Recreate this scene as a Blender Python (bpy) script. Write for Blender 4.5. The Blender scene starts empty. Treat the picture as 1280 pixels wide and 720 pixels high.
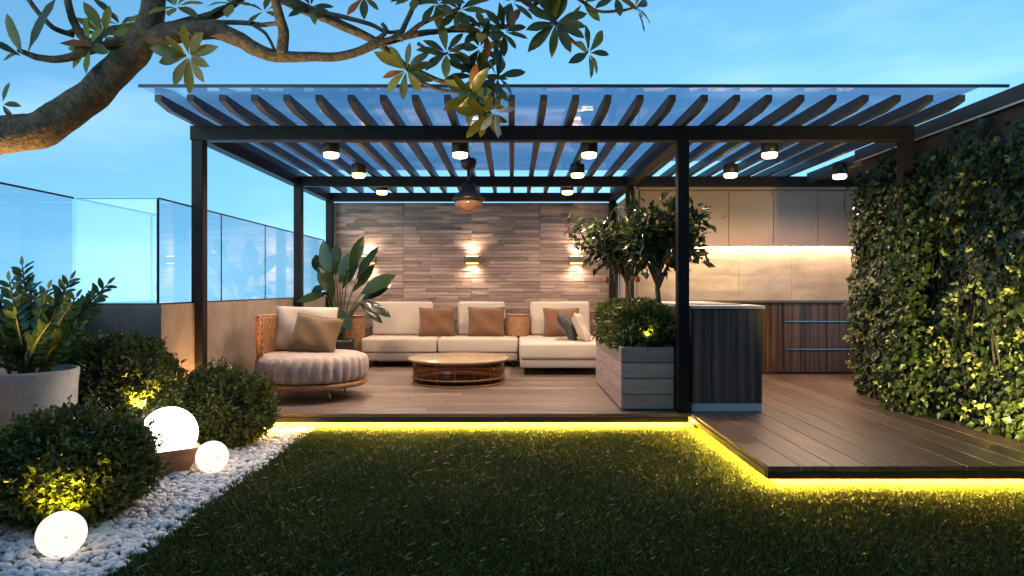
import bpy, bmesh, math, random
import numpy as np
from mathutils import Vector, Matrix

random.seed(7)
rng = np.random.default_rng(7)
SC = bpy.context.scene
COL = SC.collection
R = math.radians

# ------------------------------------------------------------------ camera, sky, sun, exposure
EYE = 1.10
FPX = 853.33
cam = bpy.data.cameras.new('camera')
cam.lens = 24.0; cam.sensor_width = 36.0; cam.clip_start = 0.05; cam.clip_end = 3000
co = bpy.data.objects.new('camera', cam); COL.objects.link(co)
co.location = (0, 0, EYE); co.rotation_euler = (R(90), 0, 0)
SC.camera = co

SUN_EL, SUN_AZ = R(14), R(205)      # a low evening sun behind the camera
w = bpy.data.worlds.new('World'); SC.world = w; w.use_nodes = True
nt = w.node_tree; nt.nodes.clear()
out = nt.nodes.new('ShaderNodeOutputWorld'); bg = nt.nodes.new('ShaderNodeBackground')
sky = nt.nodes.new('ShaderNodeTexSky'); sky.sky_type = 'NISHITA'; sky.sun_disc = False
sky.sun_elevation = SUN_EL; sky.sun_rotation = SUN_AZ
sky.air_density = 1.2; sky.dust_density = 0.6; sky.ozone_density = 3.0; sky.altitude = 60
tc = nt.nodes.new('ShaderNodeTexCoord')
sep = nt.nodes.new('ShaderNodeSeparateXYZ'); cmb = nt.nodes.new('ShaderNodeCombineXYZ')
mx = nt.nodes.new('ShaderNodeMath'); mx.operation = 'MAXIMUM'; mx.inputs[1].default_value = 0.0
nt.links.new(tc.outputs['Generated'], sep.inputs[0])
nt.links.new(sep.outputs[0], cmb.inputs[0]); nt.links.new(sep.outputs[1], cmb.inputs[1])
lift = nt.nodes.new('ShaderNodeMath'); lift.operation = 'MULTIPLY_ADD'; lift.inputs[1].default_value = .80; lift.inputs[2].default_value = .26   # keep the pale band low
nt.links.new(sep.outputs[2], mx.inputs[0]); nt.links.new(mx.outputs[0], lift.inputs[0]); nt.links.new(lift.outputs[0], cmb.inputs[2])
nt.links.new(cmb.outputs[0], sky.inputs[0])
tint = nt.nodes.new('ShaderNodeMix'); tint.data_type = 'RGBA'; tint.blend_type = 'MULTIPLY'
tint.inputs[0].default_value = 1.0
tint.inputs[7].default_value = (0.76, 1.13, 1.14, 1)
nt.links.new(sky.outputs[0], tint.inputs[6])
# thin evening cloud veils
mp = nt.nodes.new('ShaderNodeMapping'); mp.inputs['Scale'].default_value = (1.2, 1.2, 5.0)
nz = nt.nodes.new('ShaderNodeTexNoise'); nz.inputs['Scale'].default_value = 2.2; nz.inputs['Detail'].default_value = 6
rp = nt.nodes.new('ShaderNodeMapRange'); rp.inputs[1].default_value = 0.50; rp.inputs[2].default_value = 0.8
rp.inputs[3].default_value = 0.0; rp.inputs[4].default_value = 0.16
cl = nt.nodes.new('ShaderNodeMix'); cl.data_type = 'RGBA'; cl.inputs[7].default_value = (6.0, 7.4, 9.0, 1)
nt.links.new(tc.outputs['Generated'], mp.inputs[0]); nt.links.new(mp.outputs[0], nz.inputs[0])
nt.links.new(nz.outputs[0], rp.inputs[0]); nt.links.new(rp.outputs[0], cl.inputs[0])
nt.links.new(tint.outputs[2], cl.inputs[6])
nt.links.new(cl.outputs[2], bg.inputs[0]); bg.inputs[1].default_value = 0.15
nt.links.new(bg.outputs[0], out.inputs[0])

sl = bpy.data.lights.new('sun', 'SUN'); sl.energy = 0.12; sl.angle = R(10); sl.color = (1, .86, .74)
so = bpy.data.objects.new('sun', sl); COL.objects.link(so)
sd = Vector((math.sin(SUN_AZ) * math.cos(SUN_EL), math.cos(SUN_AZ) * math.cos(SUN_EL), math.sin(SUN_EL)))
so.rotation_euler = sd.to_track_quat('Z', 'Y').to_euler()

SC.view_settings.view_transform = 'Standard'; SC.view_settings.look = 'None'
SC.view_settings.exposure = 1.0; SC.view_settings.gamma = 1.0
SC.view_settings.use_curve_mapping = False
SC.render.engine = 'CYCLES'
SC.cycles.use_denoising = True
SC.cycles.max_bounces = 8; SC.cycles.transparent_max_bounces = 16
SC.cycles.sample_clamp_indirect = 6.0
SC.cycles.caustics_reflective = False; SC.cycles.caustics_refractive = False

# ------------------------------------------------------------------ helpers
def P(px, py, Y):
    """a pixel of the 1280x720 photograph at distance Y, as a point in the scene"""
    return Vector(((px - 640) / FPX * Y, Y, EYE + (360 - py) / FPX * Y))

class MB:
    def __init__(s): s.v = []; s.f = []; s.m = []; s.sm = []; s.n = 0
    def add(s, verts, faces, mi=0, smooth=False):
        verts = np.asarray(verts, dtype=float)
        s.v.append(verts)
        for f in faces: s.f.append([i + s.n for i in f])
        s.m += [mi] * len(faces); s.sm += [smooth] * len(faces); s.n += len(verts)
        return s
    def box(s, x0, x1, y0, y1, z0, z1, mi=0, bev=0.0, seg=2, M=None, smooth=None):
        if bev <= 0:
            v = np.array([(x, y, z) for z in (z0, z1) for y in (y0, y1) for x in (x0, x1)], float)
            f = [(0, 2, 3, 1), (4, 5, 7, 6), (0, 1, 5, 4), (2, 6, 7, 3), (0, 4, 6, 2), (1, 3, 7, 5)]
        else:
            b = bmesh.new(); bmesh.ops.create_cube(b, size=1.0)
            for q in b.verts:
                q.co = Vector((x0 + (q.co.x + .5) * (x1 - x0), y0 + (q.co.y + .5) * (y1 - y0), z0 + (q.co.z + .5) * (z1 - z0)))
            bmesh.ops.bevel(b, geom=b.edges[:], offset=bev, segments=seg, profile=.5, affect='EDGES')
            b.verts.index_update()
            v = np.array([q.co[:] for q in b.verts]); f = [[q.index for q in fc.verts] for fc in b.faces]
            b.free()
        if M is not None:
            v = np.array([(M @ Vector(q))[:] for q in v])
        s.add(v, f, mi, (bev > 0 and seg > 1) if smooth is None else smooth); return s
    def tube(s, pts, rad, n=8, mi=0, cap=True, sub=4, wob=0.0):
        pts = [Vector(p) for p in pts]
        if sub > 1 and len(pts) > 2:
            q, rr = [], []
            for i in range(len(pts) - 1):
                p0 = pts[max(i - 1, 0)]; p1 = pts[i]; p2 = pts[i + 1]; p3 = pts[min(i + 2, len(pts) - 1)]
                for k in range(sub):
                    t = k / sub
                    q.append(.5 * ((2 * p1) + (p2 - p0) * t + (2 * p0 - 5 * p1 + 4 * p2 - p3) * t * t + (-p0 + 3 * p1 - 3 * p2 + p3) * t ** 3))
                    rr.append(rad[i] * (1 - t) + rad[i + 1] * t)
            q.append(pts[-1]); rr.append(rad[-1]); pts, rad = q, rr
        V = []; up = None
        for i, p in enumerate(pts):
            d = (pts[min(i + 1, len(pts) - 1)] - pts[max(i - 1, 0)]).normalized()
            if up is None:
                up = d.orthogonal().normalized()
            up = (up - d * up.dot(d)).normalized(); sd_ = d.cross(up)
            for k in range(n):
                a = 2 * math.pi * k / n
                r_ = rad[i] * (1 + wob * math.sin(3 * a + i * .9) + wob * .7 * math.sin(i * 1.7 + a))
                V.append((p + (up * math.cos(a) + sd_ * math.sin(a)) * r_)[:])
        F = []
        for i in range(len(pts) - 1):
            for k in range(n):
                a, b = i * n + k, i * n + (k + 1) % n
                F.append((a, b, b + n, a + n))
        if cap:
            F.append(tuple(range(n - 1, -1, -1))); F.append(tuple(range((len(pts) - 1) * n, len(pts) * n)))
        s.add(V, F, mi, True); return s
    def lathe(s, c, prof, n=32, mi=0, mod=None, smooth=True, M=None):
        V = []; F = []
        for j, (r, z) in enumerate(prof):
            for k in range(n):
                a = 2 * math.pi * k / n
                rr = r * (1 if mod is None else mod(a, j))
                V.append((rr * math.cos(a), rr * math.sin(a), z))
        for j in range(len(prof) - 1):
            for k in range(n):
                a, b = j * n + k, j * n + (k + 1) % n
                F.append((a, b, b + n, a + n))
        if prof[0][0] > 1e-6: F.append(tuple(range(n - 1, -1, -1)))
        if prof[-1][0] > 1e-6: F.append(tuple(range((len(prof) - 1) * n, len(prof) * n)))
        V = np.array(V)
        if M is not None: V = np.array([(M @ Vector(q))[:] for q in V])
        s.add(V + np.array(c), F, mi, smooth); return s
    def build(s, name, mats, parent=None, off=True):
        v = np.concatenate(s.v)
        me = bpy.data.meshes.new(name)
        if parent is not None and off:
            v = v - np.array(root_loc(parent))
        me.from_pydata([tuple(q) for q in v], [], s.f)
        mats = mats if isinstance(mats, (list, tuple)) else [mats]
        for m_ in mats: me.materials.append(m_)
        me.polygons.foreach_set('material_index', s.m)
        me.polygons.foreach_set('use_smooth', s.sm)
        me.update()
        o = bpy.data.objects.new(name, me); COL.objects.link(o)
        if parent is not None: o.parent = parent
        return o

def fast_mesh(name, V, nper, pattern, mats, parent=None, mi=None, smooth=False, off=True):
    """many equal little shapes; V is (count*nper, 3), pattern a list of triangles"""
    cnt = len(V) // nper
    pat = np.array(pattern)
    T = (np.arange(cnt)[:, None, None] * nper + pat[None]).reshape(-1, 3)
    if parent is not None and off: V = V - np.array(root_loc(parent))
    me = bpy.data.meshes.new(name)
    me.vertices.add(len(V)); me.vertices.foreach_set('co', V.astype(np.float32).ravel())
    me.loops.add(T.size); me.loops.foreach_set('vertex_index', T.astype(np.int32).ravel())
    me.polygons.add(len(T)); me.polygons.foreach_set('loop_start', np.arange(0, T.size, 3, dtype=np.int32))
    me.polygons.foreach_set('loop_total', np.full(len(T), 3, dtype=np.int32))
    mats = mats if isinstance(mats, (list, tuple)) else [mats]
    for m_ in mats: me.materials.append(m_)
    if mi is not None:
        me.polygons.foreach_set('material_index', np.repeat(mi, len(pat)).astype(np.int32))
    me.polygons.foreach_set('use_smooth', np.full(len(T), smooth))
    me.update(calc_edges=True); me.validate()
    o = bpy.data.objects.new(name, me); COL.objects.link(o)
    if parent is not None: o.parent = parent
    return o

def root_loc(o):
    while o.parent is not None: o = o.parent
    return o.location[:]

def thing(name, label, cat, loc=(0, 0, 0), group=None):
    o = bpy.data.objects.new(name, None); COL.objects.link(o); o.location = loc
    o.empty_display_size = .1
    return tag(o, label, cat, group)
def tag(o, label=None, cat=None, group=None, kind=None):
    if label: o['label'] = label
    if cat: o['category'] = cat
    if group: o['group'] = group
    if kind: o['kind'] = kind
    return o
def copy_thing(o, loc, label, parent=None):
    c = o.copy(); COL.objects.link(c)
    if parent is None:
        c.location = loc; c['label'] = label
    else: c.parent = parent
    for ch in [q for q in bpy.data.objects if q.parent == o]:
        copy_thing(ch, None, None, c)
    return c
def spot(name, loc, energy, color, parent, direction=(0, 0, -1), size=R(120), blend=.7, soft=.04):
    l = bpy.data.lights.new(name, 'SPOT'); l.energy = energy; l.color = color
    l.spot_size = size; l.spot_blend = blend; l.shadow_soft_size = soft
    o = bpy.data.objects.new(name, l); COL.objects.link(o); o.parent = parent
    o.location = Vector(loc) - Vector(root_loc(parent))
    o.rotation_euler = (-Vector(direction)).to_track_quat('Z', 'Y').to_euler()
    return o

# leaves -----------------------------------------------------------------
def unit(a): return a / np.maximum(np.linalg.norm(a, axis=-1, keepdims=True), 1e-9)
LEAF5 = [(0, 1, 2), (0, 2, 3), (1, 4, 2), (2, 4, 3)]
def leaves5(pos, d, nrm, L, W, fold=.25, wpos=.45):
    """kite shaped folded leaves: base at pos, growing along d"""
    d = unit(d); nrm = unit(nrm - d * (nrm * d).sum(-1, keepdims=True)); sdv = np.cross(d, nrm)
    L = L[:, None]; W = W[:, None]
    b = pos; c = pos + d * L * wpos
    l = c + sdv * W * .5 + nrm * W * fold; r_ = c - sdv * W * .5 + nrm * W * fold
    t = pos + d * L - nrm * L * .12
    return np.stack([b, l, c, r_, t], 1).reshape(-1, 3)
NS = 7
def _bigpat():
    T = []
    for j in range(NS - 1):
        for k in range(2):
            a = j * 3 + k
            T += [(a, a + 1, a + 4), (a, a + 4, a + 3)]
    return T
BIG = _bigpat()
def bigleaves(pos, d, nrm, L, W, droop=.25, fold=.18, peak=.55):
    """long smooth leaves of 7 cross sections, folded on the midrib and drooping"""
    d = unit(d); nrm = unit(nrm - d * (nrm * d).sum(-1, keepdims=True)); sdv = np.cross(d, nrm)
    out_ = []
    droop = np.broadcast_to(np.asarray(droop, float), (len(pos),))[:, None]
    for j in range(NS):
        t = j / (NS - 1)
        wd = max(math.sin(math.pi * t ** (math.log(.5) / math.log(peak))) ** .8, .04 if j < NS - 1 else 0.01)
        c = pos + d * (L * t)[:, None] - nrm * (L * t * t)[:, None] * droop
        e = (W * .5 * wd)[:, None]
        wave = .10 * math.sin(j * 2.1)
        out_ += [c + sdv * e + nrm * e * (fold + wave), c, c - sdv * e + nrm * e * (fold - wave)]
    return np.stack(out_, 1).reshape(-1, 3)

# materials --------------------------------------------------------------
def newmat(name):
    m_ = bpy.data.materials.new(name); m_.use_nodes = True
    n = m_.node_tree; n.nodes.clear()
    o = n.nodes.new('ShaderNodeOutputMaterial')
    return m_, n, o
def N(n, t, **kw):
    q = n.nodes.new(t)
    for k, v in kw.items():
        if k.startswith('i_'):
            key = k[2:]; key = int(key) if key.isdigit() else key.replace('_', ' ')
            q.inputs[key].default_value = v
        else: setattr(q, k, v)
    return q
def c4(c): return (c[0], c[1], c[2], 1)
def surf(name, ca, cb=None, rough=.6, metal=0.0, scale=6.0, stretch=(1, 1, 1), detail=5, island=0.0, contrast=(.35, .65),
         bump=0.0, bscale=None, spec=.5, rvar=0.1, sheen=0.0, trans=0.0, cc=None):
    """principled surface whose colour wanders between ca and cb with a stretched noise; island = tone change per piece"""
    m_, n, o = newmat(name)
    if cb is None: cb = tuple(x * .78 for x in ca)
    t = N(n, 'ShaderNodeTexCoord'); mpg = N(n, 'ShaderNodeMapping'); mpg.inputs['Scale'].default_value = stretch
    n.links.new(t.outputs['Object'], mpg.inputs[0])
    vec = mpg.outputs[0]
    geo = N(n, 'ShaderNodeNewGeometry')
    if island > 0:
        vm = N(n, 'ShaderNodeVectorMath', operation='SCALE'); vm.inputs[0].default_value = (37, 53, 41)
        n.links.new(geo.outputs['Random Per Island'], vm.inputs['Scale'])
        va = N(n, 'ShaderNodeVectorMath', operation='ADD')
        n.links.new(vec, va.inputs[0]); n.links.new(vm.outputs[0], va.inputs[1]); vec = va.outputs[0]
    no = N(n, 'ShaderNodeTexNoise', i_Scale=scale, i_Detail=detail, i_Roughness=.6)
    n.links.new(vec, no.inputs['Vector'])
    mr = N(n, 'ShaderNodeMapRange', i_1=contrast[0], i_2=contrast[1])
    n.links.new(no.outputs[0], mr.inputs[0])
    mxn = N(n, 'ShaderNodeMix', data_type='RGBA'); mxn.inputs[6].default_value = c4(ca); mxn.inputs[7].default_value = c4(cb)
    n.links.new(mr.outputs[0], mxn.inputs[0])
    colr = mxn.outputs[2]
    if island > 0:
        hs = N(n, 'ShaderNodeHueSaturation')
        m2 = N(n, 'ShaderNodeMapRange', i_3=1 - island, i_4=1 + island)
        n.links.new(geo.outputs['Random Per Island'], m2.inputs[0])
        n.links.new(m2.outputs[0], hs.inputs['Value']); n.links.new(colr, hs.inputs['Color']); colr = hs.outputs[0]
    p = N(n, 'ShaderNodeBsdfPrincipled', i_Roughness=rough, i_Metallic=metal)
    p.inputs['Specular IOR Level'].default_value = spec
    if sheen: p.inputs['Sheen Weight'].default_value = sheen
    n.links.new(colr, p.inputs['Base Color'])
    if rvar:
        m3 = N(n, 'ShaderNodeMapRange', i_3=max(rough - rvar, .02), i_4=min(rough + rvar, 1))
        n.links.new(no.outputs[0], m3.inputs[0]); n.links.new(m3.outputs[0], p.inputs['Roughness'])
    if bump:
        n2 = N(n, 'ShaderNodeTexNoise', i_Scale=bscale or scale * 3, i_Detail=4)
        n.links.new(vec, n2.inputs['Vector'])
        bp = N(n, 'ShaderNodeBump', i_Strength=bump, i_Distance=.01)
        n.links.new(n2.outputs[0], bp.inputs['Height']); n.links.new(bp.outputs[0], p.inputs['Normal'])
    if trans > 0:
        tr = N(n, 'ShaderNodeBsdfTranslucent'); n.links.new(colr, tr.inputs[0])
        ms = N(n, 'ShaderNodeMixShader', i_0=trans)
        n.links.new(p.outputs[0], ms.inputs[1]); n.links.new(tr.outputs[0], ms.inputs[2]); n.links.new(ms.outputs[0], o.inputs[0])
    else: n.links.new(p.outputs[0], o.inputs[0])
    return m_
def leafmat(name, ca, cb, rough=.38, trans=.22, spec=.5, hue=.02):
    """leaf: colour picked per leaf between ca and cb"""
    m_, n, o = newmat(name)
    geo = N(n, 'ShaderNodeNewGeometry')
    mxn = N(n, 'ShaderNodeMix', data_type='RGBA'); mxn.inputs[6].default_value = c4(ca); mxn.inputs[7].default_value = c4(cb)
    n.links.new(geo.outputs['Random Per Island'], mxn.inputs[0])
    p = N(n, 'ShaderNodeBsdfPrincipled', i_Roughness=rough); p.inputs['Specular IOR Level'].default_value = spec
    n.links.new(mxn.outputs[2], p.inputs['Base Color'])
    tr = N(n, 'ShaderNodeBsdfTranslucent'); n.links.new(mxn.outputs[2], tr.inputs[0])
    ms = N(n, 'ShaderNodeMixShader', i_0=trans)
    n.links.new(p.outputs[0], ms.inputs[1]); n.links.new(tr.outputs[0], ms.inputs[2]); n.links.new(ms.outputs[0], o.inputs[0])
    return m_
def glow(name, col, strength):
    m_, n, o = newmat(name)
    e = N(n, 'ShaderNodeEmission', i_Strength=strength); e.inputs[0].default_value = c4(col)
    n.links.new(e.outputs[0], o.inputs[0]); return m_
def glassmat(name, tintc, refl=1.0, rough=.01, ior=1.5, mottle=0.0, gcol=(1, 1, 1)):
    m_, n, o = newmat(name)
    fr = N(n, 'ShaderNodeLayerWeight', i_Blend=.5)                  # Schlick: the same from both faces of the pane
    pw = N(n, 'ShaderNodeMath', operation='POWER'); pw.inputs[1].default_value = 5.0
    n.links.new(fr.outputs['Facing'], pw.inputs[0])
    mu = N(n, 'ShaderNodeMath', operation='MULTIPLY_ADD', use_clamp=True); mu.inputs[1].default_value = .9 * refl; mu.inputs[2].default_value = .045 * refl
    n.links.new(pw.outputs[0], mu.inputs[0])
    tr = N(n, 'ShaderNodeBsdfTransparent'); tr.inputs[0].default_value = c4(tintc)
    gl = N(n, 'ShaderNodeBsdfGlossy', i_Roughness=rough); gl.inputs[0].default_value = c4(gcol)
    if mottle:  # noise blends paler streaks into the pane tint
        t = N(n, 'ShaderNodeTexCoord'); mp_ = N(n, 'ShaderNodeMapping'); mp_.inputs['Scale'].default_value = (.7, 1.6, 1)
        no = N(n, 'ShaderNodeTexNoise', i_Scale=2.2, i_Detail=5)
        n.links.new(t.outputs['Object'], mp_.inputs[0]); n.links.new(mp_.outputs[0], no.inputs['Vector'])
        mr = N(n, 'ShaderNodeMapRange', i_1=.45, i_2=.75, i_3=0, i_4=mottle)
        n.links.new(no.outputs[0], mr.inputs[0])
        mc = N(n, 'ShaderNodeMix', data_type='RGBA'); mc.inputs[6].default_value = c4(tintc)
        mc.inputs[7].default_value = c4(tuple(min(1, x * 1.9 + .06) for x in tintc))
        n.links.new(mr.outputs[0], mc.inputs[0]); n.links.new(mc.outputs[2], tr.inputs[0])
    ms = N(n, 'ShaderNodeMixShader')
    n.links.new(mu.outputs[0], ms.inputs[0]); n.links.new(tr.outputs[0], ms.inputs[1]); n.links.new(gl.outputs[0], ms.inputs[2])
    n.links.new(ms.outputs[0], o.inputs[0]); return m_

M = {}
M['metal'] = surf('dark bronze powder coat', (.009, .008, .009), (.014, .012, .012), rough=.5, scale=3, rvar=.06, spec=.18)
M['rafter'] = surf('rafter paint', (.036, .036, .039), (.048, .046, .048), rough=.5, scale=4, rvar=.08)
M['deck'] = surf('deck boards', (.215, .155, .125), (.125, .088, .070), rough=.42, scale=3.0, stretch=(.7, 9, 9), island=.30, bump=.25, bscale=9)
M['deck2'] = surf('deck boards lengthwise', (.17, .105, .072), (.095, .058, .042), rough=.36, scale=3.0, stretch=(9, .7, 9), island=.30, bump=.25, bscale=9)
M['fascia'] = surf('deck fascia', (.012, .010, .009), (.018, .014, .012), rough=.45, scale=5, stretch=(.5, 4, 4))
M['riser'] = surf('deck riser', (.085, .065, .052), (.062, .048, .038), rough=.8, scale=12)
M['concrete'] = surf('parapet render', (.30, .235, .19), (.215, .165, .135), rough=.85, scale=3.2, bump=.25, bscale=30)
M['terrace'] = surf('terrace slab', (.14, .13, .12), (.10, .09, .085), rough=.9, scale=2)
M['glass'] = glassmat('railing glass', (.90, .95, .98), refl=1.5, ior=1.5)
M['edge'] = surf('glass edge', (.012, .02, .03), (.01, .016, .024), rough=.45, scale=5)
M['roofglass'] = glassmat('tinted roof glass', (.62, .69, .80), refl=.9, ior=1.45, mottle=.5)
M['stone'] = surf('wall strips', (.35, .25, .215), (.24, .17, .148), rough=.75, scale=3.4, stretch=(.8, 3, 7), island=.30, bump=.35, bscale=14)
M['beige'] = surf('beige plaster', (.42, .33, .27), (.36, .28, .22), rough=.8, scale=2.5)
M['cabinet'] = surf('cabinet lacquer', (.42, .29, .23), (.39, .265, .21), rough=.38, scale=1.5, rvar=.05)
M['backsplash'] = surf('backsplash travertine', (.52, .42, .33), (.36, .28, .22), rough=.45, scale=3, stretch=(1, 1, 3), bump=.1)
M['ebony'] = surf('striped ebony veneer', (.105, .052, .028), (.018, .010, .006), rough=.26, scale=3.2, stretch=(7, 7, .12), detail=4, contrast=(.36, .62), rvar=.05, spec=.25)
M['islandwood'] = surf('grey striped veneer', (.19, .135, .118), (.040, .031, .030), spec=.3, rough=.4, scale=3.0, stretch=(6, 6, .14), detail=4, contrast=(.34, .66), rvar=.06)
M['worktop'] = surf('white worktop', (.70, .67, .64), (.62, .59, .56), rough=.22, scale=4)
M['darktop'] = surf('dark worktop', (.03, .024, .02), (.045, .036, .03), rough=.25, scale=6)
M['steel'] = surf('brushed steel', (.62, .60, .58), (.5, .48, .46), rough=.28, metal=1, scale=8, stretch=(1, 10, 10))
M['plinth'] = surf('light plinth', (.62, .60, .62), (.55, .53, .55), rough=.4, scale=3)
M['planter'] = surf('planter boards', (.38, .29, .255), (.27, .205, .18), rough=.6, scale=2.6, stretch=(1.2, 1.2, 10), island=.18, bump=.25)
M['soil'] = surf('soil', (.04, .028, .02), (.02, .014, .01), rough=.95, scale=40, bump=.6)
M['cream'] = surf('cream linen', (.55, .46, .38), (.49, .41, .335), rough=.88, scale=55, bump=.18, bscale=160, sheen=.2)
M['seatgrey'] = surf('warm grey upholstery', (.40, .335, .30), (.35, .295, .265), rough=.88, scale=55, bump=.18, bscale=160, sheen=.2)
M['brownfab'] = surf('brown velvet cushion', (.17, .072, .031), (.14, .060, .026), rough=.85, scale=9, bump=.3, bscale=40, sheen=.35)
M['olivefab'] = surf('olive brown cushion', (.17, .098, .039), (.14, .080, .033), rough=.85, scale=9, bump=.3, bscale=40, sheen=.3)
M['darkfab'] = surf('dark olive cushion', (.055, .046, .034), (.035, .03, .024), rough=.85, scale=9, bump=.3, bscale=40, sheen=.2)
M['ribfab'] = surf('chunky striped cushion', (.52, .42, .36), (.33, .255, .24), rough=.9, scale=14, stretch=(1, 1, .4), bump=.5, bscale=60, sheen=.3)
M['wicker'] = surf('wicker', (.40, .20, .085), (.20, .09, .036), rough=.5, scale=26, stretch=(1, 1, 2), bump=.5, bscale=60)
M['rattan'] = surf('honey rattan', (.42, .20, .08), (.28, .125, .05), rough=.42, scale=8)
M['copper'] = surf('copper wire', (.26, .135, .065), (.20, .10, .045), rough=.5, metal=.3, scale=8)
M['amber'] = glassmat('amber drum glass', (.74, .54, .36), refl=.7, rough=.2)
M['tabletop'] = surf('round table top', (.42, .31, .20), (.32, .225, .14), rough=.28, scale=3, stretch=(1, 6, 1))
M['black'] = surf('black metal', (.014, .013, .013), (.02, .018, .018), rough=.4, scale=5)
M['pot'] = surf('concrete pot', (.66, .61, .57), (.50, .46, .43), rough=.8, scale=9, bump=.4, bscale=50)
M['darkpot'] = surf('dark glazed pot', (.03, .034, .026), (.02, .022, .018), rough=.25, scale=5)
M['terracotta'] = surf('wood bowl', (.36, .17, .075), (.24, .11, .05), rough=.5, scale=6, stretch=(1, 1, 6), bump=.2)
M['bark'] = surf('tree bark', (.150, .095, .050), (.052, .040, .030), rough=.85, scale=34, bump=1.0, bscale=60, contrast=(.36, .64), detail=8)
M['stem'] = surf('green stem', (.07, .09, .03), (.05, .06, .02), rough=.6, scale=10)
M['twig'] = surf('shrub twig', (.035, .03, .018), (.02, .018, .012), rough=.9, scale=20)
M['boxleaf'] = leafmat('boxwood leaf', (.042, .070, .012), (.185, .205, .042), rough=.33, spec=.6)
M['treeleaf'] = leafmat('tree leaf', (.045, .060, .010), (.150, .135, .020), rough=.32, trans=.30)
M['treeyellow'] = leafmat('yellow and lamplit tree leaf', (.20, .22, .035), (.33, .25, .04), rough=.35, trans=.35)  # warm lamp glow on the rosettes is put into this leaf yellow
M['russet'] = leafmat('russet tree leaf', (.36, .085, .018), (.30, .12, .02), rough=.4, trans=.3)
M['petal'] = leafmat('cream petal', (.62, .58, .42), (.70, .64, .50), rough=.6, trans=.3)
M['zz'] = leafmat('glossy pot plant leaf', (.028, .062, .014), (.10, .15, .028), rough=.22, trans=.18)
M['banana'] = leafmat('broad house plant leaf', (.010, .024, .008), (.034, .058, .012), rough=.22, trans=.2)
M['citrus'] = leafmat('citrus leaf', (.012, .028, .009), (.060, .080, .022), rough=.24, trans=.18)
M['fruit'] = surf('orange peel', (.55, .16, .03), (.45, .11, .02), rough=.45, scale=30, bump=.2, bscale=120)
M['hedge'] = leafmat('hedge leaf', (.036, .060, .012), (.15, .165, .034), rough=.33)
M['ivy'] = leafmat('ivy leaf', (.012, .026, .007), (.060, .085, .018), rough=.40)
M['ivypale'] = leafmat('young ivy leaf', (.22, .26, .06), (.36, .37, .14), rough=.45, trans=.3)
M['wall'] = surf('dark boundary wall', (.06, .05, .046), (.045, .038, .035), rough=.8, scale=4)
M['wallcap'] = surf('wall capping', (.055, .048, .050), (.042, .037, .038), rough=.45, scale=3)
M['lawn'] = surf('lawn backing', (.018, .026, .008), (.012, .018, .006), rough=1, scale=40)
M['grass'] = leafmat('turf blade', (.026, .050, .008), (.080, .112, .020), rough=.5, trans=.2, spec=.3)
M['glint'] = leafmat('straw blade', (.12, .14, .08), (.24, .25, .18), rough=.45, trans=.1)  # turf glints painted as a paler blade colour
M['gravelbase'] = surf('gravel bed', (.34, .33, .33), (.22, .21, .21), rough=.95, scale=30)
M['pebble'] = surf('white pebbles', (.84, .82, .83), (.72, .70, .72), rough=.55, scale=12, island=.10, rvar=.1)
WARM = (1.0, .73, .50)
YEL = (1.0, .74, .06)
M['lampglow'] = glow('lit lamp lens', (1, .64, .22), 7)
M['led'] = glow('yellow led strip', (1.0, .56, .075), 440)
M['warmled'] = glow('warm led strip', (1.0, .74, .48), 32)
M['yellamp'] = glow('yellow lamp lens', (1, .72, .16), 12)

# ------------------------------------------------------------------ setting: terrace, lawn, gravel, decks
LZ = -0.166                                # lawn level; the decks' top is z = 0
DX = 1.577                                # inner corner of the deck
b = MB(); b.box(-3.75, 5.6, -3.0, 11.0, LZ - .40, LZ - .03)
tag(b.build('terrace_ground', M['terrace']), 'grey terrace slab under the lawn and the decks', 'ground', kind='structure')
b = MB(); b.box(-1.77, 5.3, -2.6, 6.35, LZ - .03, LZ)
tag(b.build('lawn', M['lawn']), 'dark green lawn in front of the lit deck', 'lawn', kind='structure')
b = MB(); b.box(-3.55, -1.774, -2.6, 6.35, LZ - .03, LZ - .004)
tag(b.build('gravel_bed', M['gravelbase']), 'planting bed of white gravel along the left parapet', 'gravel bed', kind='structure')

def deck_boards(bm, x0, x1, y0, y1, along, wd, zt=0.0, th=.028):
    gap = .005
    if along == 'x':
        y = y0; row = 0
        while y < y1 - .01:
            ye = min(y + wd - gap, y1); x = x0; L = 1.1 + 1.3 * ((row * 37) % 10) / 10
            while x < x1 - .01:
                xe = min(x + L, x1)
                if x1 - xe < .35: xe = x1
                bm.box(x, xe - (.003 if xe < x1 else 0), y, ye, zt - th, zt, bev=.0025, seg=1); x = xe; L = 2.4
            y += wd; row += 1
    else:
        x = x0; row = 0
        while x < x1 - .01:
            xe = min(x + wd - gap, x1)
            bm.box(x, xe, y0, y1, zt - th, zt, bev=.0025, seg=1)
            x += wd; row += 1
def deck(name, label, x0, x1, y0, y1, along, wd, mat_):
    b = MB(); deck_boards(b, x0, x1, y0, y1, along, wd)
    d = b.build(name, mat_); tag(d, label, 'deck', kind='structure'); return d
lounge = deck('lounge_deck', 'brown timber deck under the sofa and armchair with yellow strip light', -2.78, DX, 5.98, 10.4, 'x', .145, M['deck'])
kdeck = deck('kitchen_deck', 'brown timber deck stepping forward in front of the outdoor kitchen', DX + .004, 5.25, 4.21, 9.4, 'y', .205, M['deck2'])
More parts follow.
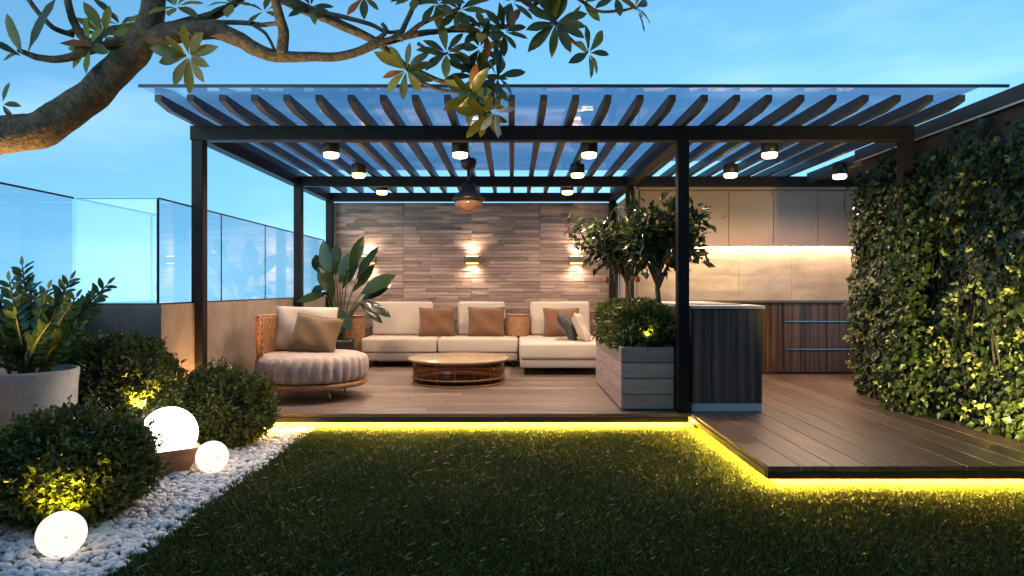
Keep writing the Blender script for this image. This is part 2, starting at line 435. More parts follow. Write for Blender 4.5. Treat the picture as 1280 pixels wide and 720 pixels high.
# edge boards under the plank ends, pale recessed risers and the strip lights under the lip
b = MB(); b.box(-2.78, DX - .032, 5.975, 6.02, -.078, -.030, bev=.003, seg=1); b.build('fascia', M['fascia'], lounge)
b = MB(); b.box(-2.78, DX + .05, 6.10, 6.14, LZ, -.032); b.build('riser', M['riser'], lounge)
b = MB(); b.box(-2.70, DX - .02, 6.030, 6.046, -.083, -.072); b.build('strip_light', M['led'], lounge)
b = MB(); b.box(DX, 3.9, 4.205, 4.25, -.078, -.030, bev=.003, seg=1); b.box(DX - .003, DX + .042, 4.252, 6.03, -.078, -.030, bev=.003, seg=1)
b.build('fascia', M['fascia'], kdeck)
b = MB(); b.box(DX + .12, 3.9, 4.33, 4.37, LZ, -.032); b.box(DX + .12, DX + .16, 4.372, 6.09, LZ, -.032); b.build('riser', M['riser'], kdeck)
b = MB(); b.box(DX + .06, 3.9, 4.262, 4.278, -.083, -.072); b.box(DX + .052, DX + .068, 4.282, 6.0, -.083, -.072)
b.build('strip_light', M['led'], kdeck)

# added facade, unseen behind the camera, that shades the lawn and the pergola's front
hw = MB(); hw.box(-3.74, 5.5, -2.9, -2.62, LZ, 6.2)
hw = tag(hw.build('added_shade_facade', surf('added facade render', (.16, .15, .14), (.13, .12, .115), rough=.85, scale=2)), 'added unseen grey facade shading the lawn and the pergola front', 'added shade wall', kind='structure')
b = MB()
for x in (-2.6, -.6, 1.4, 3.4):
    b.box(x - .9, x + .9, -2.618, -2.56, LZ + .05, 2.35, bev=.004, seg=1); b.box(x - .7, x + .7, -2.618, -2.57, 3.5, 5.0, bev=.004, seg=1)
b.build('added_facade_window', M['black'], hw)

# grass blades
def grass():
    n = 250000
    x = rng.uniform(-1.79, 4.2, n * 2); y = rng.uniform(2.3, 6.09, n * 2)
    dens = np.clip(1.25 - (y - 2.3) * .10, .4, 1)
    ok = (~((x > DX + .10) & (y > 4.31))) & (rng.random(n * 2) < dens)
    ok &= (np.abs(x) < y * .78 + .35)
    ok &= ~((x < -1.745) & (rng.random(n * 2) < .35))
    x = x[ok][:n]; y = y[ok][:n]; n = len(x)
    h = rng.uniform(.022, .05, n) * (1 + .25 * np.sin(x * 5) * np.sin(y * 4 + 1))
    under = ((y > 5.95) & (x < DX)) | ((x > DX) & (y > 4.18))
    h[under] *= .7
    wd = rng.uniform(.0022, .0042, n)
    a = rng.uniform(0, 2 * np.pi, n); la = rng.uniform(0, 2 * np.pi, n); lean = rng.uniform(.1, .85, n) * h
    b0 = np.stack([x, y, np.full(n, LZ)], 1)
    s_ = np.stack([np.cos(a), np.sin(a), np.zeros(n)], 1) * wd[:, None]
    ld = np.stack([np.cos(la), np.sin(la), np.zeros(n)], 1)
    up = np.array([0, 0, 1.0])
    mid = b0 + up * (h * .6)[:, None] + ld * (lean * .3)[:, None]
    tip = b0 + up * (h * np.sqrt(np.clip(1 - (lean / h) ** 2 * .5, .2, 1)))[:, None] + ld * lean[:, None]
    V = np.stack([b0 - s_, b0 + s_, mid - s_ * .8, mid + s_ * .8, tip], 1).reshape(-1, 3)
    k = 520                                   # pale blades combed one way, drawing the white glints on the turf
    xs = rng.uniform(-1.7, 3.6, k); ys = rng.uniform(2.5, 6.0, k)
    ok = ~((xs > DX - .02) & (ys > 4.15)) & (ys < 5.93); xs = xs[ok]; ys = ys[ok]; k = len(xs)
    ang = rng.normal(.62, .16, k); L = rng.uniform(.024, .055, k)
    c = np.stack([xs, ys, LZ + rng.uniform(.028, .042, k)], 1)
    d = np.stack([np.cos(ang), np.sin(ang), rng.uniform(-.1, .45, k)], 1); d = unit(d)
    sdv = unit(np.cross(d, np.array([.0, -.6, 1.0]))) * rng.uniform(.0016, .003, k)[:, None]
    V2 = np.stack([c - sdv, c + sdv, c + d * (L * .5)[:, None] - sdv, c + d * (L * .5)[:, None] + sdv, c + d * L[:, None]], 1).reshape(-1, 3)
    mi = np.concatenate([np.zeros(n), np.ones(k)])
    o = fast_mesh('grass', np.concatenate([V, V2]), 5, [(0, 1, 3), (0, 3, 2), (2, 3, 4)], [M['grass'], M['glint']], mi=mi)
    tag(o, 'short dark green turf blades with pale flecks for glints', 'grass', kind='stuff')
grass()

# white pebbles
def pebbles():
    bm_ = bmesh.new(); bmesh.ops.create_icosphere(bm_, subdivisions=2, radius=1)
    base = np.array([v.co[:] for v in bm_.verts]); tri = [[v.index for v in f.verts] for f in bm_.faces]; bm_.free()
    n = 5200
    x = rng.uniform(-3.4, -1.745, n * 4); y = rng.uniform(2.35, 6.07, n * 4)
    ok = (np.abs(x) < y * .78 + .15) & ((x > -2.75) | (rng.random(n * 4) < .35))
    x = x[ok][:n]; y = y[ok][:n]; n = len(x)
    Vs = []
    for i in range(n):
        s_ = random.uniform(.011, .023)
        sc = np.array([s_ * random.uniform(.9, 1.55), s_ * random.uniform(.8, 1.1), s_ * random.uniform(.55, .85)])
        v = base * (1 + .16 * np.sin(base[:, [1, 2, 0]] * 2.3 + random.random() * 6)) * sc
        a, t = random.uniform(0, 6.28), random.uniform(-.5, .5)
        Rm = np.array((Matrix.Rotation(a, 3, 'Z') @ Matrix.Rotation(t, 3, 'X')))
        Vs.append(v @ Rm.T + np.array([x[i], y[i], LZ + random.uniform(.002, .022)]))
    o = fast_mesh('pebbles', np.concatenate(Vs), len(base), tri, M['pebble'], smooth=True)
    tag(o, 'white pebbles between the lawn edge and the boxwood balls', 'pebbles', kind='stuff')
pebbles()

# ------------------------------------------------------------------ parapet and glass railing
t = thing('parapet_wall', 'plain brown rendered parapet with a jog, carrying the glass railing', 'wall', (-3.1, 5.5, LZ))
b = MB()
b.box(-3.72, -3.47, -2.6, 5.43, LZ, .966)
b.box(-3.72, -2.95, 5.43, 5.62, LZ, .966)
b.box(-2.95, -2.79, 5.43, 10.42, LZ, .966)
b.build('wall_body', M['concrete'], t)
b = MB()
b.box(-3.60, -3.50, -2.6, 5.46, .966, .978); b.box(-3.60, -2.82, 5.462, 5.52, .966, .978); b.box(-2.88, -2.82, 5.522, 10.42, .966, .978)
b.build('glass_channel', M['black'], t)
def panel(x0, y0, x1, y1, label, first=None):
    z0, z1 = .978, 1.815
    t = thing('glass_panel', label, 'glass railing', ((x0 + x1) / 2, (y0 + y1) / 2, z0), 'clear glass panels of the railing')
    b = MB()
    if x0 == x1:
        b.box(x0 - .005, x0 + .005, min(y0, y1) + .006, max(y0, y1) - .006, z0, z1)
    else:
        b.box(min(x0, x1) + .006, max(x0, x1) - .006, y0 - .005, y0 + .005, z0, z1)
    b.build('pane', M['glass'], t)
    b = MB()
    if x0 == x1:
        b.box(x0 - .008, x0 + .008, min(y0, y1) + .004, max(y0, y1) - .004, z1 + .001, z1 + .015)
        b.box(x0 - .0065, x0 + .0065, min(y0, y1), min(y0, y1) + .0055, z0, z1)
    else:
        b.box(min(x0, x1) + .004, max(x0, x1) - .004, y0 - .005, y0 + .005, z1 + .001, z1 + .005)
        b.box(max(x0, x1) - .0055, max(x0, x1), y0 - .0065, y0 + .0065, z0, z1)
    b.build('edge_trim', M['edge'], t)
panel(-3.525, 1.90, -3.525, 3.10, 'clear glass railing panel on the left parapet nearest the camera')
panel(-3.525, 3.10, -3.525, 4.30, 'clear glass railing panel beside the tall pot plant')
panel(-3.525, 4.30, -3.525, 5.485, 'clear glass railing panel slanting away to the jog in the parapet')
panel(-3.515, 5.49, -2.85, 5.49, 'clear glass railing panel facing the camera across the parapet jog')
panel(-2.85, 5.50, -2.85, 6.69, 'clear glass railing panel crossed by the front left pergola post')
panel(-2.85, 6.69, -2.85, 7.88, 'clear glass railing panel just right of the front left pergola post')
panel(-2.85, 7.88, -2.85, 9.07, 'clear glass railing panel crossed by the middle left pergola post')
panel(-2.85, 9.07, -2.85, 10.26, 'clear glass railing panel next to the rear wall and house plant')

# ------------------------------------------------------------------ pergola
PB, PT = 2.40, 2.527
RT = PT + .085
t = thing('pergola', 'dark metal pergola with slanting rafter ends and tinted glass roof', 'pergola', (-.6, 6.05, 0))
for (x, y, z0) in ((-2.77, 6.05, 0), (1.51, 6.05, 0), (3.485, 6.05, 0), (-2.735, 8.75, 0), (1.51, 8.75, 0), (-2.735, 10.25, 0), (1.51, 10.25, 0)):
    b = MB(); h_ = .05 if x > -2.75 or y < 7 else .05
    b.box(x - h_, x + h_, y - .05, y + .05, z0, PB - .001, bev=.004, seg=1); b.build('post', M['metal'], t)
b = MB(); b.box(-2.83, 3.54, 5.995, 6.105, PB, PT, bev=.004, seg=1); b.build('beam', M['metal'], t)
b = MB(); b.box(-2.80, 5.1, 8.70, 8.80, PB, PT - .002, bev=.004, seg=1); b.build('beam', M['metal'], t)
b = MB(); b.box(-2.80, 1.57, 10.20, 10.30, PB, PT - .002, bev=.004, seg=1); b.build('beam', M['metal'], t)
for x in (-2.765, 1.51):
    b = MB(); b.box(x - .055, x + .055, 6.108, 8.697, PB + .003, PT - .004, bev=.004, seg=1); b.build('beam', M['metal'], t)
    b = MB(); b.box(x - .055, x + .055, 8.803, 10.197, PB + .003, PT - .004, bev=.004, seg=1); b.build('beam', M['metal'], t)
RX = [-2.77 + .2516 * k for k in range(26)]
for k, x in enumerate(RX):
    ye = 10.32 if x < 1.6 else 9.3
    y0 = 5.34; hw = .026
    prof = [(y0, RT), (y0, RT - .050), (y0 + .20, PT + .0), (ye, PT + .0), (ye, RT)]
    V = [(x - hw, y, z) for y, z in prof] + [(x + hw, y, z) for y, z in prof]
    n = len(prof)
    F = [tuple(range(n)), tuple(range(2 * n - 1, n - 1, -1))] + [(i, i + n, (i + 1) % n + n, (i + 1) % n) for i in range(n)]
    b = MB(); b.add(V, F); b.build('rafter', M['rafter'], t)
b = MB(); b.box(-2.79, 1.53, 5.15, 8.79, RT + .002, RT + .014)
gr = b.build('glass_roof', M['roofglass'], t)
b = MB(); b.box(1.536, 3.53, 5.15, 8.15, RT + .002, RT + .014)
b.build('glass_roof', M['roofglass'], t)
b = MB(); b.box(-2.81, 3.74, 5.128, 5.147, RT - .002, RT + .020, bev=.002, seg=1)
b.build('roof_edge_trim', M['edge'], t)

# ------------------------------------------------------------------ walls
t = thing('rear_wall', 'lounge back wall clad in staggered brownish pink stone strips', 'wall', (-.6, 10.4, 0))
b = MB(); b.box(-2.78, 1.62, 10.372, 10.50, LZ, 2.395); b.build('wall_body', M['beige'], t)
b = MB()
z = 0.004; row = 0
while z < 2.37:
    h_ = .052
    for pnl in range(4):
        x0 = -2.68 + pnl * 1.035; x1 = x0 + 1.031; x = x0
        first = True
        while x < x1 - .02:
            L = random.choice((.345, .52, .69)) * (random.uniform(.45, 1) if first else 1); first = False
            xe = min(x + L, x1)
            if x1 - xe < .12: xe = x1
            dp = random.choice((.006, .011, .016, .022))
            b.box(x + .0012, xe - .0012, 10.370 - dp, 10.3735, z + .0012, min(z + h_, 2.385) - .0012, bev=.0025, seg=1)
            x = xe
    z += h_; row += 1
b.build('cladding', M['stone'], t)

t = thing('kitchen_wall', 'beige kitchen wall with travertine backsplash behind the counter', 'wall', (3.4, 9.4, 0))
b = MB(); b.box(1.66, 5.25, 9.33, 9.5, LZ, 2.46); b.build('wall_body', M['beige'], t)
b = MB(); b.box(1.62, 1.66, 8.96, 10.36, LZ, 2.395, bev=.003, seg=1); b.build('side_panel', M['beige'], t)
b = MB()
for r_ in range(2):
    for k in range(5):
        b.box(1.665 + k * .716 + .0015, 1.665 + (k + 1) * .716 - .0015, 9.318, 9.329, .93 + r_ * .36, .93 + (r_ + 1) * .36 - .003, bev=.0015, seg=1)
b.build('backsplash', M['backsplash'], t)
b = MB(); b.box(5.25, 5.4, 7.0, 9.5, LZ, 2.5); b.build('end_wall', M['beige'], t)

t = thing('boundary_wall', 'dark boundary wall on the right under a sloping looking metal cap', 'wall', (3.8, 5, 0))
b = MB(); b.box(3.73, 3.93, -1.0, 7.25, LZ, 2.435); b.build('wall_body', M['wall'], t)
b = MB(); b.box(3.66, 3.97, -1.0, 7.30, 2.437, 2.57, bev=.006, seg=1); b.build('capping', M['wallcap'], t)
b = MB(); b.box(3.655, 3.661, -1.0, 7.30, 2.436, 2.450); b.build('drip_edge', M['plinth'], t)

t = thing('slatted_ceiling', 'dark slatted ceiling over the right end of the kitchen', 'ceiling', (4.5, 8.2, 2.5))
b = MB()
for k in range(13):
    y = 7.34 + k * .105
    b.box(3.83, 5.2, y, y + .06, 2.47, 2.50, bev=.002, seg=1)
b.build('slats', M['rafter'], t)
b = MB(); b.box(3.82, 5.22, 7.32, 8.69, 2.503, 2.56); b.build('backing', M['wall'], t)
b = MB(); b.box(3.75, 3.818, 7.32, 8.69, 2.44, 2.56, bev=.004, seg=1); b.build('edge_beam', M['rafter'], t)

# ------------------------------------------------------------------ kitchen
t = thing('wall_cabinets', 'row of plain taupe wall cabinets over the lit backsplash', 'cabinet', (3.4, 9.1, 1.64))
b = MB(); b.box(1.67, 5.24, 8.972, 9.318, 1.655, 2.385); b.build('carcass', M['cabinet'], t)
dw = .585
for k in range(6):
    x0 = 1.672 + k * dw
    b = MB(); b.box(x0 + .003, x0 + dw - .003, 8.95, 8.970, 1.648, 2.375, bev=.002, seg=1); b.build('door', M['cabinet'], t)
b = MB(); b.box(1.665, 5.245, 8.93, 9.318, 2.388, 2.46, bev=.003, seg=1); b.build('cornice', M['cabinet'], t)
b = MB(); b.box(1.70, 5.2, 9.20, 9.222, 1.640, 1.654); b.build('strip_light', M['warmled'], t)

t = thing('base_cabinets', 'dark striped wood base cabinets with drawers under the backsplash', 'cabinet', (3.4, 9.0, 0))
b = MB(); b.box(1.67, 5.24, 8.712, 9.318, .03, .905); b.build('carcass', M['ebony'], t)
b = MB(); b.box(1.665, 5.243, 8.67, 9.317, .907, .937, bev=.003, seg=1); b.build('worktop', M['darktop'], t)
b = MB(); b.box(1.67, 5.24, 8.72, 8.732, .001, .028); b.build('plinth', M['riser'], t)
for x0, x1 in ((1.68, 2.45), (2.455, 3.225), (3.23, 3.455)):
    b = MB(); b.box(x0, x1 - .004, 8.69, 8.710, .032, .902, bev=.0015, seg=1); b.build('door', M['ebony'], t)
for x0, x1 in ((3.46, 4.47), (4.475, 5.235)):
    for z0, z1 in ((.032, .318), (.334, .672), (.688, .902)):
        b = MB(); b.box(x0, x1 - .004, 8.69, 8.710, z0, z1, bev=.0015, seg=1); d = b.build('drawer', M['ebony'], t)
        if z1 < .9:
            b = MB(); b.box(x0 + .012, x1 - .012, 8.672, 8.690, z1 + .001, z1 + .010, bev=.002, seg=1); b.build('handle', M['steel'], d)

t = thing('kitchen_island', 'grey striped wood kitchen island with thin white worktop', 'kitchen island', (1.92, 7.0, 0))
b = MB(); b.box(1.60, 2.225, 6.07, 8.05, .075, .912, bev=.003, seg=1); b.build('body', M['islandwood'], t)
b = MB(); b.box(1.58, 2.245, 6.045, 8.07, .916, .944, bev=.003, seg=1); b.build('worktop', M['worktop'], t)
b = MB(); b.box(1.60, 2.225, 6.075, 8.05, .001, .073, bev=.002, seg=1); b.build('plinth', M['plinth'], t)
b = MB(); b.box(1.68, 2.14, 6.35, 7.0, .945, .951, bev=.002, seg=1); b.build('hob', M['black'], t)

# ------------------------------------------------------------------ ceiling downlights, pendant, wall lights
def downlight(x, y, ztop):
    t = thing('ceiling_light', '', 'ceiling light', (x, y, ztop), 'round ceiling lights of the pergola')
    b = MB(); b.lathe((x, y, 0), [(.058, ztop), (.080, ztop - .006), (.083, ztop - .02), (.083, ztop - .112), (.076, ztop - .114), (.074, ztop - .108), (.0, ztop - .107)], 28)
    b.build('housing', M['black'], t)
    b = MB(); b.lathe((x, y, 0), [(.072, ztop - .1085), (.072, ztop - .142), (.060, ztop - .155), (.0, ztop - .159)], 24)
    b.build('lens', M['lampglow'], t)
    spot('lamp_beam', (x, y, ztop - .165), 78, WARM, t, size=R(164), blend=.7, soft=.05)
    return t
zt = PT - .001
d0 = downlight(RX[4], 6.66, zt)
d0['label'] = 'lit ceiling light nearest the front left post, front row'
for x, y, z, lab in (
    (RX[9], 6.66, zt, 'lit ceiling light above the pendant bowl lamp, front row'),
    (RX[14], 6.66, zt, 'lit ceiling light in the front row above the citrus trees'),
    (RX[21], 6.66, zt, 'lit ceiling light nearest the front beam on the kitchen side'),
    (RX[4], 7.85, zt, 'lit ceiling light in the middle row on the armchair side'),
    (RX[14], 7.85, zt, 'lit ceiling light in the middle row above the citrus trees'),
    (RX[21], 7.85, zt, 'lit ceiling light in front of the taupe wall cabinet doors'),
    (3.72, 7.75, zt - .03, 'lit ceiling light by the slatted ceiling and the ivy'),
    (RX[4], 9.26, zt, 'smallest lit ceiling light over the left of the sofa, rear row'),
    (RX[14], 9.26, zt, 'smallest lit ceiling light over the sofa chaise, rear row')):
    copy_thing(d0, (x, y, z), lab)
b = MB(); b.box(3.66, 3.749, 7.68, 7.82, PT - .028, PT - .0, bev=.003, seg=1)
b.build('lamp_bracket', M['rafter'], bpy.data.objects['slatted_ceiling'])

t = thing('pendant_lamp', 'dark bell shaped pendant lamp with an amber glass bowl', 'pendant lamp', (-.478, 7.5, 2.52))
b = MB(); b.lathe((-.478, 7.5, 0), [(.035, 2.526), (.080, 2.522), (.088, 2.47), (.07, 2.42), (.03, 2.395), (.018, 2.39)], 24); b.build('ceiling_rose', M['black'], t)
b = MB(); b.tube([(-.478, 7.5, 2.392), (-.478, 7.5, 2.24)], [.016, .016], 10, sub=1); b.build('stem', M['black'], t)
b = MB(); b.lathe((-.478, 7.5, 0), [(.016, 2.262), (.06, 2.258), (.075, 2.22), (.085, 2.17), (.13, 2.135), (.17, 2.09), (.178, 2.06), (.168, 2.055), (.0, 2.065)], 32); b.build('shade', M['black'], t)
b = MB(); b.lathe((-.478, 7.5, 0), [(.155, 2.054), (.150, 2.01), (.125, 1.965), (.08, 1.935), (.0, 1.925)], 32); b.build('bowl', surf('amber glass bowl', (.45, .24, .14), (.36, .18, .10), rough=.12, scale=3, metal=.35), t)

def sconce(x, z):
    t = thing('wall_light', '', 'wall light', (x, 10.33, z), 'up and down wall lights on the stone wall')
    b = MB(); b.box(x - .12, x + .12, 10.24, 10.34, z - .05, z + .05, bev=.004, seg=1); b.build('body', surf('sconce metal', (.16, .12, .10), (.12, .09, .075), rough=.4), t)
    b = MB(); b.box(x - .09, x + .09, 10.255, 10.325, z + .0505, z + .056); b.build('upper_lens', M['lampglow'], t)
    b = MB(); b.box(x - .09, x + .09, 10.255, 10.325, z - .056, z - .0505); b.build('lower_lens', M['lampglow'], t)
    spot('up_beam', (x, 10.28, z + .07), 11, WARM, t, direction=(0, .16, 1), size=R(146), blend=.8, soft=.03)
    spot('down_beam', (x, 10.28, z - .07), 11, WARM, t, direction=(0, .16, -1), size=R(146), blend=.8, soft=.03)
    return t
s0 = sconce(-.60, 1.525); s0['label'] = 'lit wall light in plain view above the brown sofa cushions'
copy_thing(s0, (-2.17, 10.33, 1.525), 'lit wall light half hidden behind the broad leaved house plant')
copy_thing(s0, (.97, 10.33, 1.525), 'lit wall light behind the left edge of the citrus crown')

# ------------------------------------------------------------------ lounge furniture
def pillow_mesh(w_, h_, th, M_, n=14, pinch=.07, seed=0):
    r_ = random.Random(seed); V = []; F = []
    ph = [r_.uniform(0, 6) for _ in range(6)]
    for side in (1, -1):
        for j in range(n + 1):
            for i in range(n + 1):
                u = 2 * i / n - 1; v = 2 * j / n - 1
                k = (1 - u ** 4) * (1 - v ** 4); k = max(k, 0) ** .5
                px = u * (1 - pinch * (1 - v * v) * 1.0) * w_ / 2 ; py = v * (1 - pinch * (1 - u * u)) * h_ / 2
                z = side * th / 2 * k * (1 + .10 * math.sin(3 * u + ph[0]) * math.sin(2.5 * v + ph[1])) + .012 * k * math.sin(5 * u + 4 * v + ph[2])
                V.append((M_ @ Vector((px, z, py)))[:])
    m_ = (n + 1) ** 2
    for s_ in (0, 1):
        for j in range(n):
            for i in range(n):
                a = s_ * m_ + j * (n + 1) + i; q = (a, a + 1, a + n + 2, a + n + 1)
                F.append(q if s_ == 0 else q[::-1])
    return V, F
def pillow(x, y, z, w_, h_, th, rz, rx, ry, mat_, label, seed, group='throw cushions on the sofa'):
    t = thing('throw_cushion', label, 'cushion', (x, y, z), group)
    Mx = Matrix.Translation((x, y, z)) @ Matrix.Rotation(rz, 4, 'Z') @ Matrix.Rotation(ry, 4, 'Y') @ Matrix.Rotation(rx, 4, 'X') @ Matrix.Translation((0, 0, h_ / 2))
    V, F = pillow_mesh(w_, h_, th, Mx, seed=seed)
    b = MB(); b.add(V, F, 0, True); b.build('cover', mat_, t)
    # welt seam round the edge
    loop = []
    n = 14
    for i in range(n): loop.append(V[i])
    for i in range(n): loop.append(V[i * (n + 1) + n])
    for i in range(n, 0, -1): loop.append(V[n * (n + 1) + i])
    for i in range(n, 0, -1): loop.append(V[i * (n + 1)])
    loop.append(loop[0])
    b = MB(); b.tube(loop, [.006] * len(loop), 6, sub=1, cap=False); b.build('welt', mat_, t)
    return t

def sofa(x0, x1, yf, label, back=None, feet=True):
    t = thing('sofa_module', label, 'sofa', ((x0 + x1) / 2, (yf + 10.2) / 2, 0), 'modules of the cream sofa')
    b = MB(); b.box(x0 + .01, x1 - .01, yf + .02, 10.22, .095, .20, bev=.012); b.build('base', M['seatgrey'], t)
    b = MB(); b.box(x0 + .003, x1 - .003, yf, 10.2, .205, .405, bev=.035, seg=4); b.build('seat', M['cream'], t)
    if back:
        Mb = Matrix.Translation((0, 10.06, .40)) @ Matrix.Rotation(R(-8), 4, 'X')
        b = MB(); b.box(back[0], back[1], -.06, .10, .006, .50, bev=.04, seg=4, M=Mb); b.build('backrest', M['cream'], t)
    for x in (x0 + .08, x1 - .08):
        for y in (yf + .10, 10.1):
            b = MB(); b.lathe((x, y, 0), [(.018, 0), (.024, .1)], 12); b.build('leg', M['black'], t)
    return t
sofa(-2.09, -1.04, 9.42, 'cream sofa seat nearest the house plant', (-2.06, -1.17))
sofa(-1.03, .085, 9.42, 'cream sofa seat between the plant side seat and the chaise', (-.80, -.10))
sofa(.095, 1.20, 8.55, 'deep cream sofa chaise beside the slatted planter', (.27, 1.15))
pillow(-1.08, 9.80, .405, .52, .42, .16, R(3), R(-14), 0, M['brownfab'], 'square brown cushion leaning over the joint of the two sofa backs', 1)
pillow(-.375, 9.80, .405, .53, .43, .16, R(-2), R(-14), 0, M['brownfab'], 'square brown cushion beside the wooden drum table', 2)
pillow(.71, 9.72, .405, .52, .42, .16, R(2), R(-15), 0, M['brownfab'], 'square brown cushion at the back of the chaise', 3)
pillow(.86, 9.20, .405, .46, .42, .15, R(80), R(-32), 0, M['darkfab'], 'dark olive cushion tipped sideways on the chaise', 4)
pillow(1.00, 9.02, .405, .46, .40, .15, R(84), R(-26), 0, M['cream'], 'cream cushion tipped sideways next to the hedge', 5)

def drum(x, y, z0, r_, h_, label, mat_):
    t = thing('drum_table', label, 'side table', (x, y, z0), 'small round wooden drums by the sofa')
    prof = []
    for i in range(25):
        q = i / 24
        prof.append((r_ * (.97 + .06 * math.sin(math.pi * q)) + .004 * math.sin(i * math.pi / 1.5), z0 + .003 + q * (h_ - .02)))
    b = MB(); b.lathe((x, y, 0), prof, 40, mod=lambda a, j: 1 + .012 * math.sin(20 * a + math.pi * (j % 2))); b.build('body', mat_, t)
    b = MB(); b.lathe((x, y, 0), [(r_ + .006, z0 + h_ - .017), (r_ + .010, z0 + h_ - .008), (r_ + .004, z0 + h_), (0, z0 + h_)], 40); b.build('top', M['rattan'], t)
drum(.083, 9.93, .406, .165, .315, 'orange brown wooden drum standing between the sofa seats', M['wicker'])
drum(-2.30, 9.86, 0, .17, .71, 'tall wicker drum stool left of the sofa behind the plant', M['wicker'])

# coffee table
cx, cy = -.625, 8.0
t = thing('coffee_table', 'low round coffee table with an amber see-through drum base', 'coffee table', (cx, cy, 0))
b = MB(); b.lathe((cx, cy, 0), [(.565, .262), (.585, .268), (.588, .282), (.582, .290), (.0, .290)], 64); b.build('tabletop', M['tabletop'], t)
b = MB(); b.lathe((cx, cy, 0), [(.530, .03), (.530, .258), (.526, .258), (.526, .03), (.530, .03)], 64)
b.build('drum_panel', M['amber'], t)
b = MB()
for z, r_ in ((.012, .535), (.075, .533), (.252, .535)):
    b.tube([(cx + r_ * math.cos(2 * math.pi * k / 48), cy + r_ * math.sin(2 * math.pi * k / 48), z) for k in range(49)], [.009] * 49, 8, sub=1, cap=False)
for k in range(16):
    a = 2 * math.pi * k / 16
    b.tube([(cx + .535 * math.cos(a), cy + .535 * math.sin(a), .01), (cx + .535 * math.cos(a), cy + .535 * math.sin(a), .255)], [.0035, .0035], 6, sub=1)
b.build('wire_frame', M['copper'], t)

# armchair
ax, ay = -2.02, 6.93
t = thing('lounge_armchair', 'round lounge armchair with wicker back and chunky pleated seat cushion', 'armchair', (ax, ay, 0))
b = MB(); b.lathe((ax, ay, 0), [(.50, .115), (.565, .118), (.585, .135), (.585, .155), (.565, .168), (.0, .168)], 64); b.build('base_ring', M['rattan'], t)
for a in (50, 130, 230, 262, 310):
    if a == 262: continue
    b = MB(); b.tube([(ax + .40 * math.cos(R(a)), ay + .40 * math.sin(R(a)), .116), (ax + .43 * math.cos(R(a)), ay + .43 * math.sin(R(a)), 0)], [.013, .010], 10, sub=1); b.build('leg', M['steel'], t)
b = MB()
prof = [(.0, .170), (.51, .172), (.560, .182), (.578, .22), (.582, .28), (.578, .35), (.555, .39), (.50, .410), (.38, .414), (.18, .418), (.0, .418)]
def rib(a, j):
    k = 34
    s_ = abs(math.sin(a * k / 2)) ** .55
    amp = [0, .01, .06, .09, .095, .09, .075, .045, .015, 0, 0][j]
    return 1 + amp * (s_ - .55) + .006 * math.sin(a * 7 + j)
b.lathe((ax, ay, 0), prof, 240, mod=rib); b.build('seat_cushion', M['ribfab'], t)
b = MB(); V = []; F = []
nr, na = 26, 110
for side in (0, 1):
    for j in range(nr):
        q = j / (nr - 1); z = .34 + .41 * q
        for i in range(na):
            a = R(92 + 122 * i / (na - 1))
            r_ = .545 + .02 * q + (.028 if side == 0 else -.008)
            wv = .008 * math.sin(i * 2 * math.pi / 6 + math.pi * (j // 2 % 2)) + .004 * (j % 2)
            r_ += wv if side == 0 else -wv
            V.append((ax + r_ * math.cos(a), ay + r_ * math.sin(a), z))
for s_ in (0, 1):
    for j in range(nr - 1):
        for i in range(na - 1):
            a = s_ * nr * na + j * na + i
            q = (a, a + 1, a + na + 1, a + na); F.append(q if s_ == 0 else q[::-1])
for i in range(na - 1):
    a = (nr - 1) * na + i; c = nr * na + a; F.append((a, a + 1, c + 1, c))
for i in (0, na - 1):
    for j in range(nr - 1):
        a = j * na + i; F.append((a, a + na, a + na + nr * na, a + nr * na))
b.add(V, F, 0, True)
t.scale = (.92, .92, 1.07)
br = b.build('wicker_back', M['wicker'], t)
b = MB(); rr = .575
b.tube([(ax + rr * math.cos(R(92 + 122 * i / 40)), ay + rr * math.sin(R(92 + 122 * i / 40)), .758) for i in range(41)], [.02] * 41, 10, sub=1)
b.tube([(ax + .57 * math.cos(R(214)), ay + .57 * math.sin(R(214)), .34), (ax + .575 * math.cos(R(214)), ay + .575 * math.sin(R(214)), .758)], [.02, .02], 10, sub=1)
b.build('rim', M['wicker'], br)
# back cushion
Mx = Matrix.Translation((ax - .18, ay + .28, .405)) @ Matrix.Rotation(R(-14), 4, 'X') @ Matrix.Rotation(R(6), 4, 'Z') @ Matrix.Translation((0, 0, .23))
V, F = pillow_mesh(.70, .44, .22, Mx, n=18, pinch=.02, seed=9)
b = MB(); b.add(V, F, 0, True); b.build('back_cushion', M['cream'], t)
pillow(-2.05, 6.93, .446, .50, .40, .16, R(-8), R(-24), R(7), M['olivefab'], 'olive brown cushion leaning in the round armchair', 6, group=None)

# ------------------------------------------------------------------ planter with hedge and citrus trees
t = thing('planter_box', 'long slatted wooden planter beside the front right post', 'planter', (1.2, 7, 0))
zb = [(.012, .142), (.150, .284), (.292, .426), (.434, .568)]
for x0, x1, y0, y1, nm in ((.98, 1.455, 6.13, 6.155, 0), (.98, 1.005, 6.157, 7.95, 1), (1.43, 1.455, 6.157, 7.95, 1), (.98, 1.455, 7.952, 7.977, 0)):
    b = MB()
    for z0, z1 in zb: b.box(x0, x1, y0, y1, z0, z1, bev=.003, seg=1)
    b.build('side_boards', M['planter'], t)
b = MB(); b.box(1.007, 1.428, 6.158, 7.95, .002, .50); b.build('liner', M['black'], t)
b = MB(); b.box(1.009, 1.426, 6.16, 7.948, .501, .54); b.build('soil', M['soil'], t)

